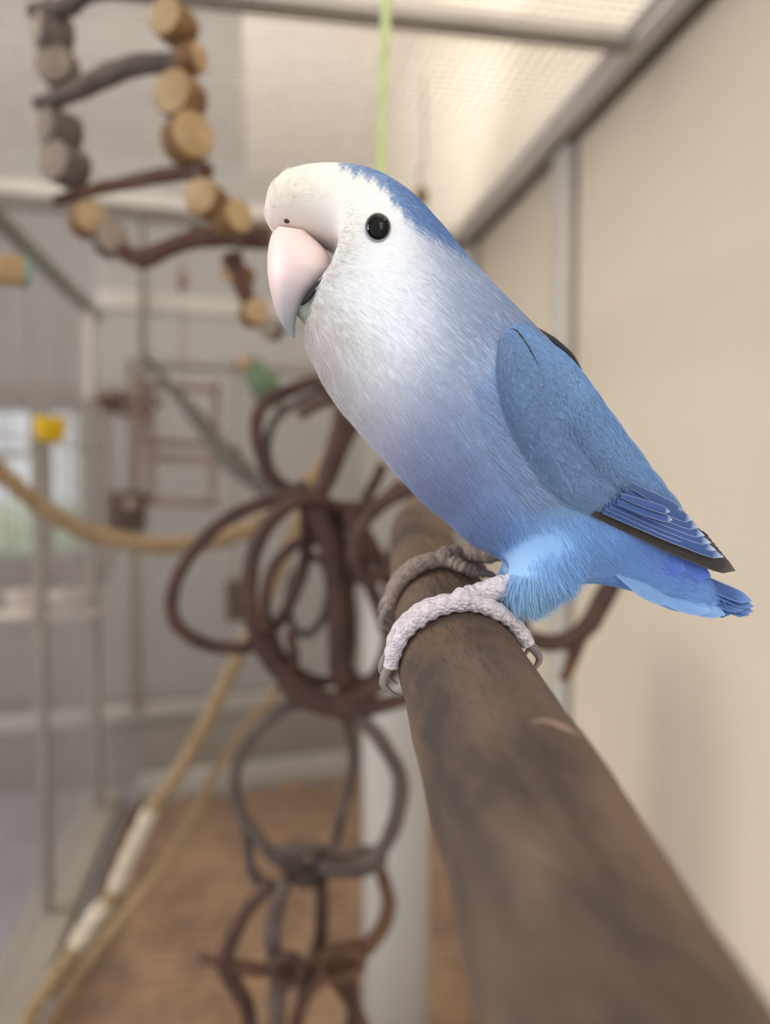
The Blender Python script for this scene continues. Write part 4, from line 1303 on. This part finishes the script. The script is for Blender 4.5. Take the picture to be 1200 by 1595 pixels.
# --- hanging wood block, dowel bead, small hanging pieces
hb_ = thing('wooden_block', 'small brown wooden block hanging behind the large left vine ring', 'block', P(366, 962, 1.25))
obj('block', Geo().box(P(351, 906, 1.25), P(382, 962, 1.285)), M['darkblock'], hb_, bevel=.004)
obj('cord', Geo().tube(np.linspace(P(366, 908, 1.265), P(368, 580, 1.415), 6), .0013, 6), M['sill'], hb_)
dw = thing('dowel_bead', 'tan wooden dowel with a teal end at the left edge', 'toy', P(10, 422, .55))
ax = np.array([.93, .33, .02]); ax /= np.linalg.norm(ax); c = P(10, 421, .55)
obj('dowel', Geo().tube([c - ax * .022, c - ax * .0215, c + ax * .0105, c + ax * .011], [.0098, .0104, .0104, .0100], 24), M['woodend'], dw)
obj('teal_end', Geo().tube([c + ax * .011, c + ax * .0112, c + ax * .0136, c + ax * .014], [.0098, .0106, .0106, .0098], 24), M['teal'], dw)['label'] = 'teal painted end'
obj('cord', Geo().tube(np.linspace(c - ax * .014, np.array([c[0] - .016, c[1], ZC]), 6), .0013, 6), M['sill'], dw)
hw_ = thing('hanging_bead', 'tiny brown bead on a wire below the ceiling mesh behind the nape of the bird', 'bead', P(656, 305, .9))
obj('bead', Geo().ball(P(657, 306, .9), (.0085, .0085, .012)), M['slicebark'], hw_)
obj('wire', Geo().tube(path3([(657, 300, .9), (653, 262, .9), (662, 250, .9), (660, 120, .9)], 20), .0011, 6), M['sill'], hw_)
hw2 = thing('hanging_bead', 'small reddish bead hanging before the far mesh under the ladder', 'bead', P(284, 440, 1.3))
obj('bead', Geo().ball(P(284, 437, 1.3), (.0095, .0095, .02)), M['pinkwood'], hw2)
obj('wire', Geo().tube(np.linspace(P(284, 424, 1.3), P(286, 330, 1.375), 5), .001, 6), M['sill'], hw2)

# --- the green lovebird far behind
Yg = 1.3
g_at = lambda px, py, dy=0.0: P(px, py, Yg + dy)
gb = thing('lovebird', 'small blurred green lovebird with orange face perched far behind the vine rings', 'bird', g_at(412, 626))
M['greenb'] = mat('green_plumage', (106, 128, 100), .8, (90, 112, 86), (60, 60, 60))
M['orangef'] = mat('orange_face', (192, 152, 110), .8, (182, 142, 100), (60, 60, 60))
M['dowel'] = mat('plain_dowel', (150, 124, 100), .7, (138, 112, 90), (40, 40, 40))
V, Fc = tube(path3([(378, 566, Yg), (383, 566, Yg), (392, 572, Yg), (404, 588, Yg), (414, 604, Yg), (426, 618, Yg), (438, 632, Yg), (450, 646, Yg)], 26), [.004, .012, .018, .021, .026, .025, .016, .008, .004], 18)
obj('body', (V, Fc), M['greenb'], gb)
obj('face', Geo().ball(g_at(384, 567, -.004), (.0135, .0145, .0145)), M['orangef'], gb)['label'] = 'orange face'
obj('beak', Geo().tube(path3([(374, 566, Yg), (369, 571, Yg), (370, 578, Yg)], 8), [.0055, .0045, .001], 10), M['beak'], gb)
obj('eye', Geo().ball(g_at(384, 562, -.017), .0022), M['eye'], gb)
for sg_ in (-1, 1):
    obj('wing', Geo().tube(path3([(402, 584, Yg + .022 * sg_), (418, 604, Yg + .026 * sg_), (436, 628, Yg + .012 * sg_)], 14), [.006, .011, .003], 12), M['greenb'], gb)
    obj('foot', Geo().tube(path3([(414, 618, Yg + .01 * sg_), (412, 626, Yg + .01 * sg_), (406, 629, Yg + .01 * sg_)], 8), [.003, .0028, .002], 8), M['footdark'], gb)
pd_ = thing('perch_dowel', 'plain dowel under the green bird running back to the far mesh', 'perch', g_at(412, 634))
obj('dowel', Geo().tube(np.linspace(g_at(411, 634, -.05), P(414, 630, 1.435), 6), .007, 12), M['dowel'], pd_)
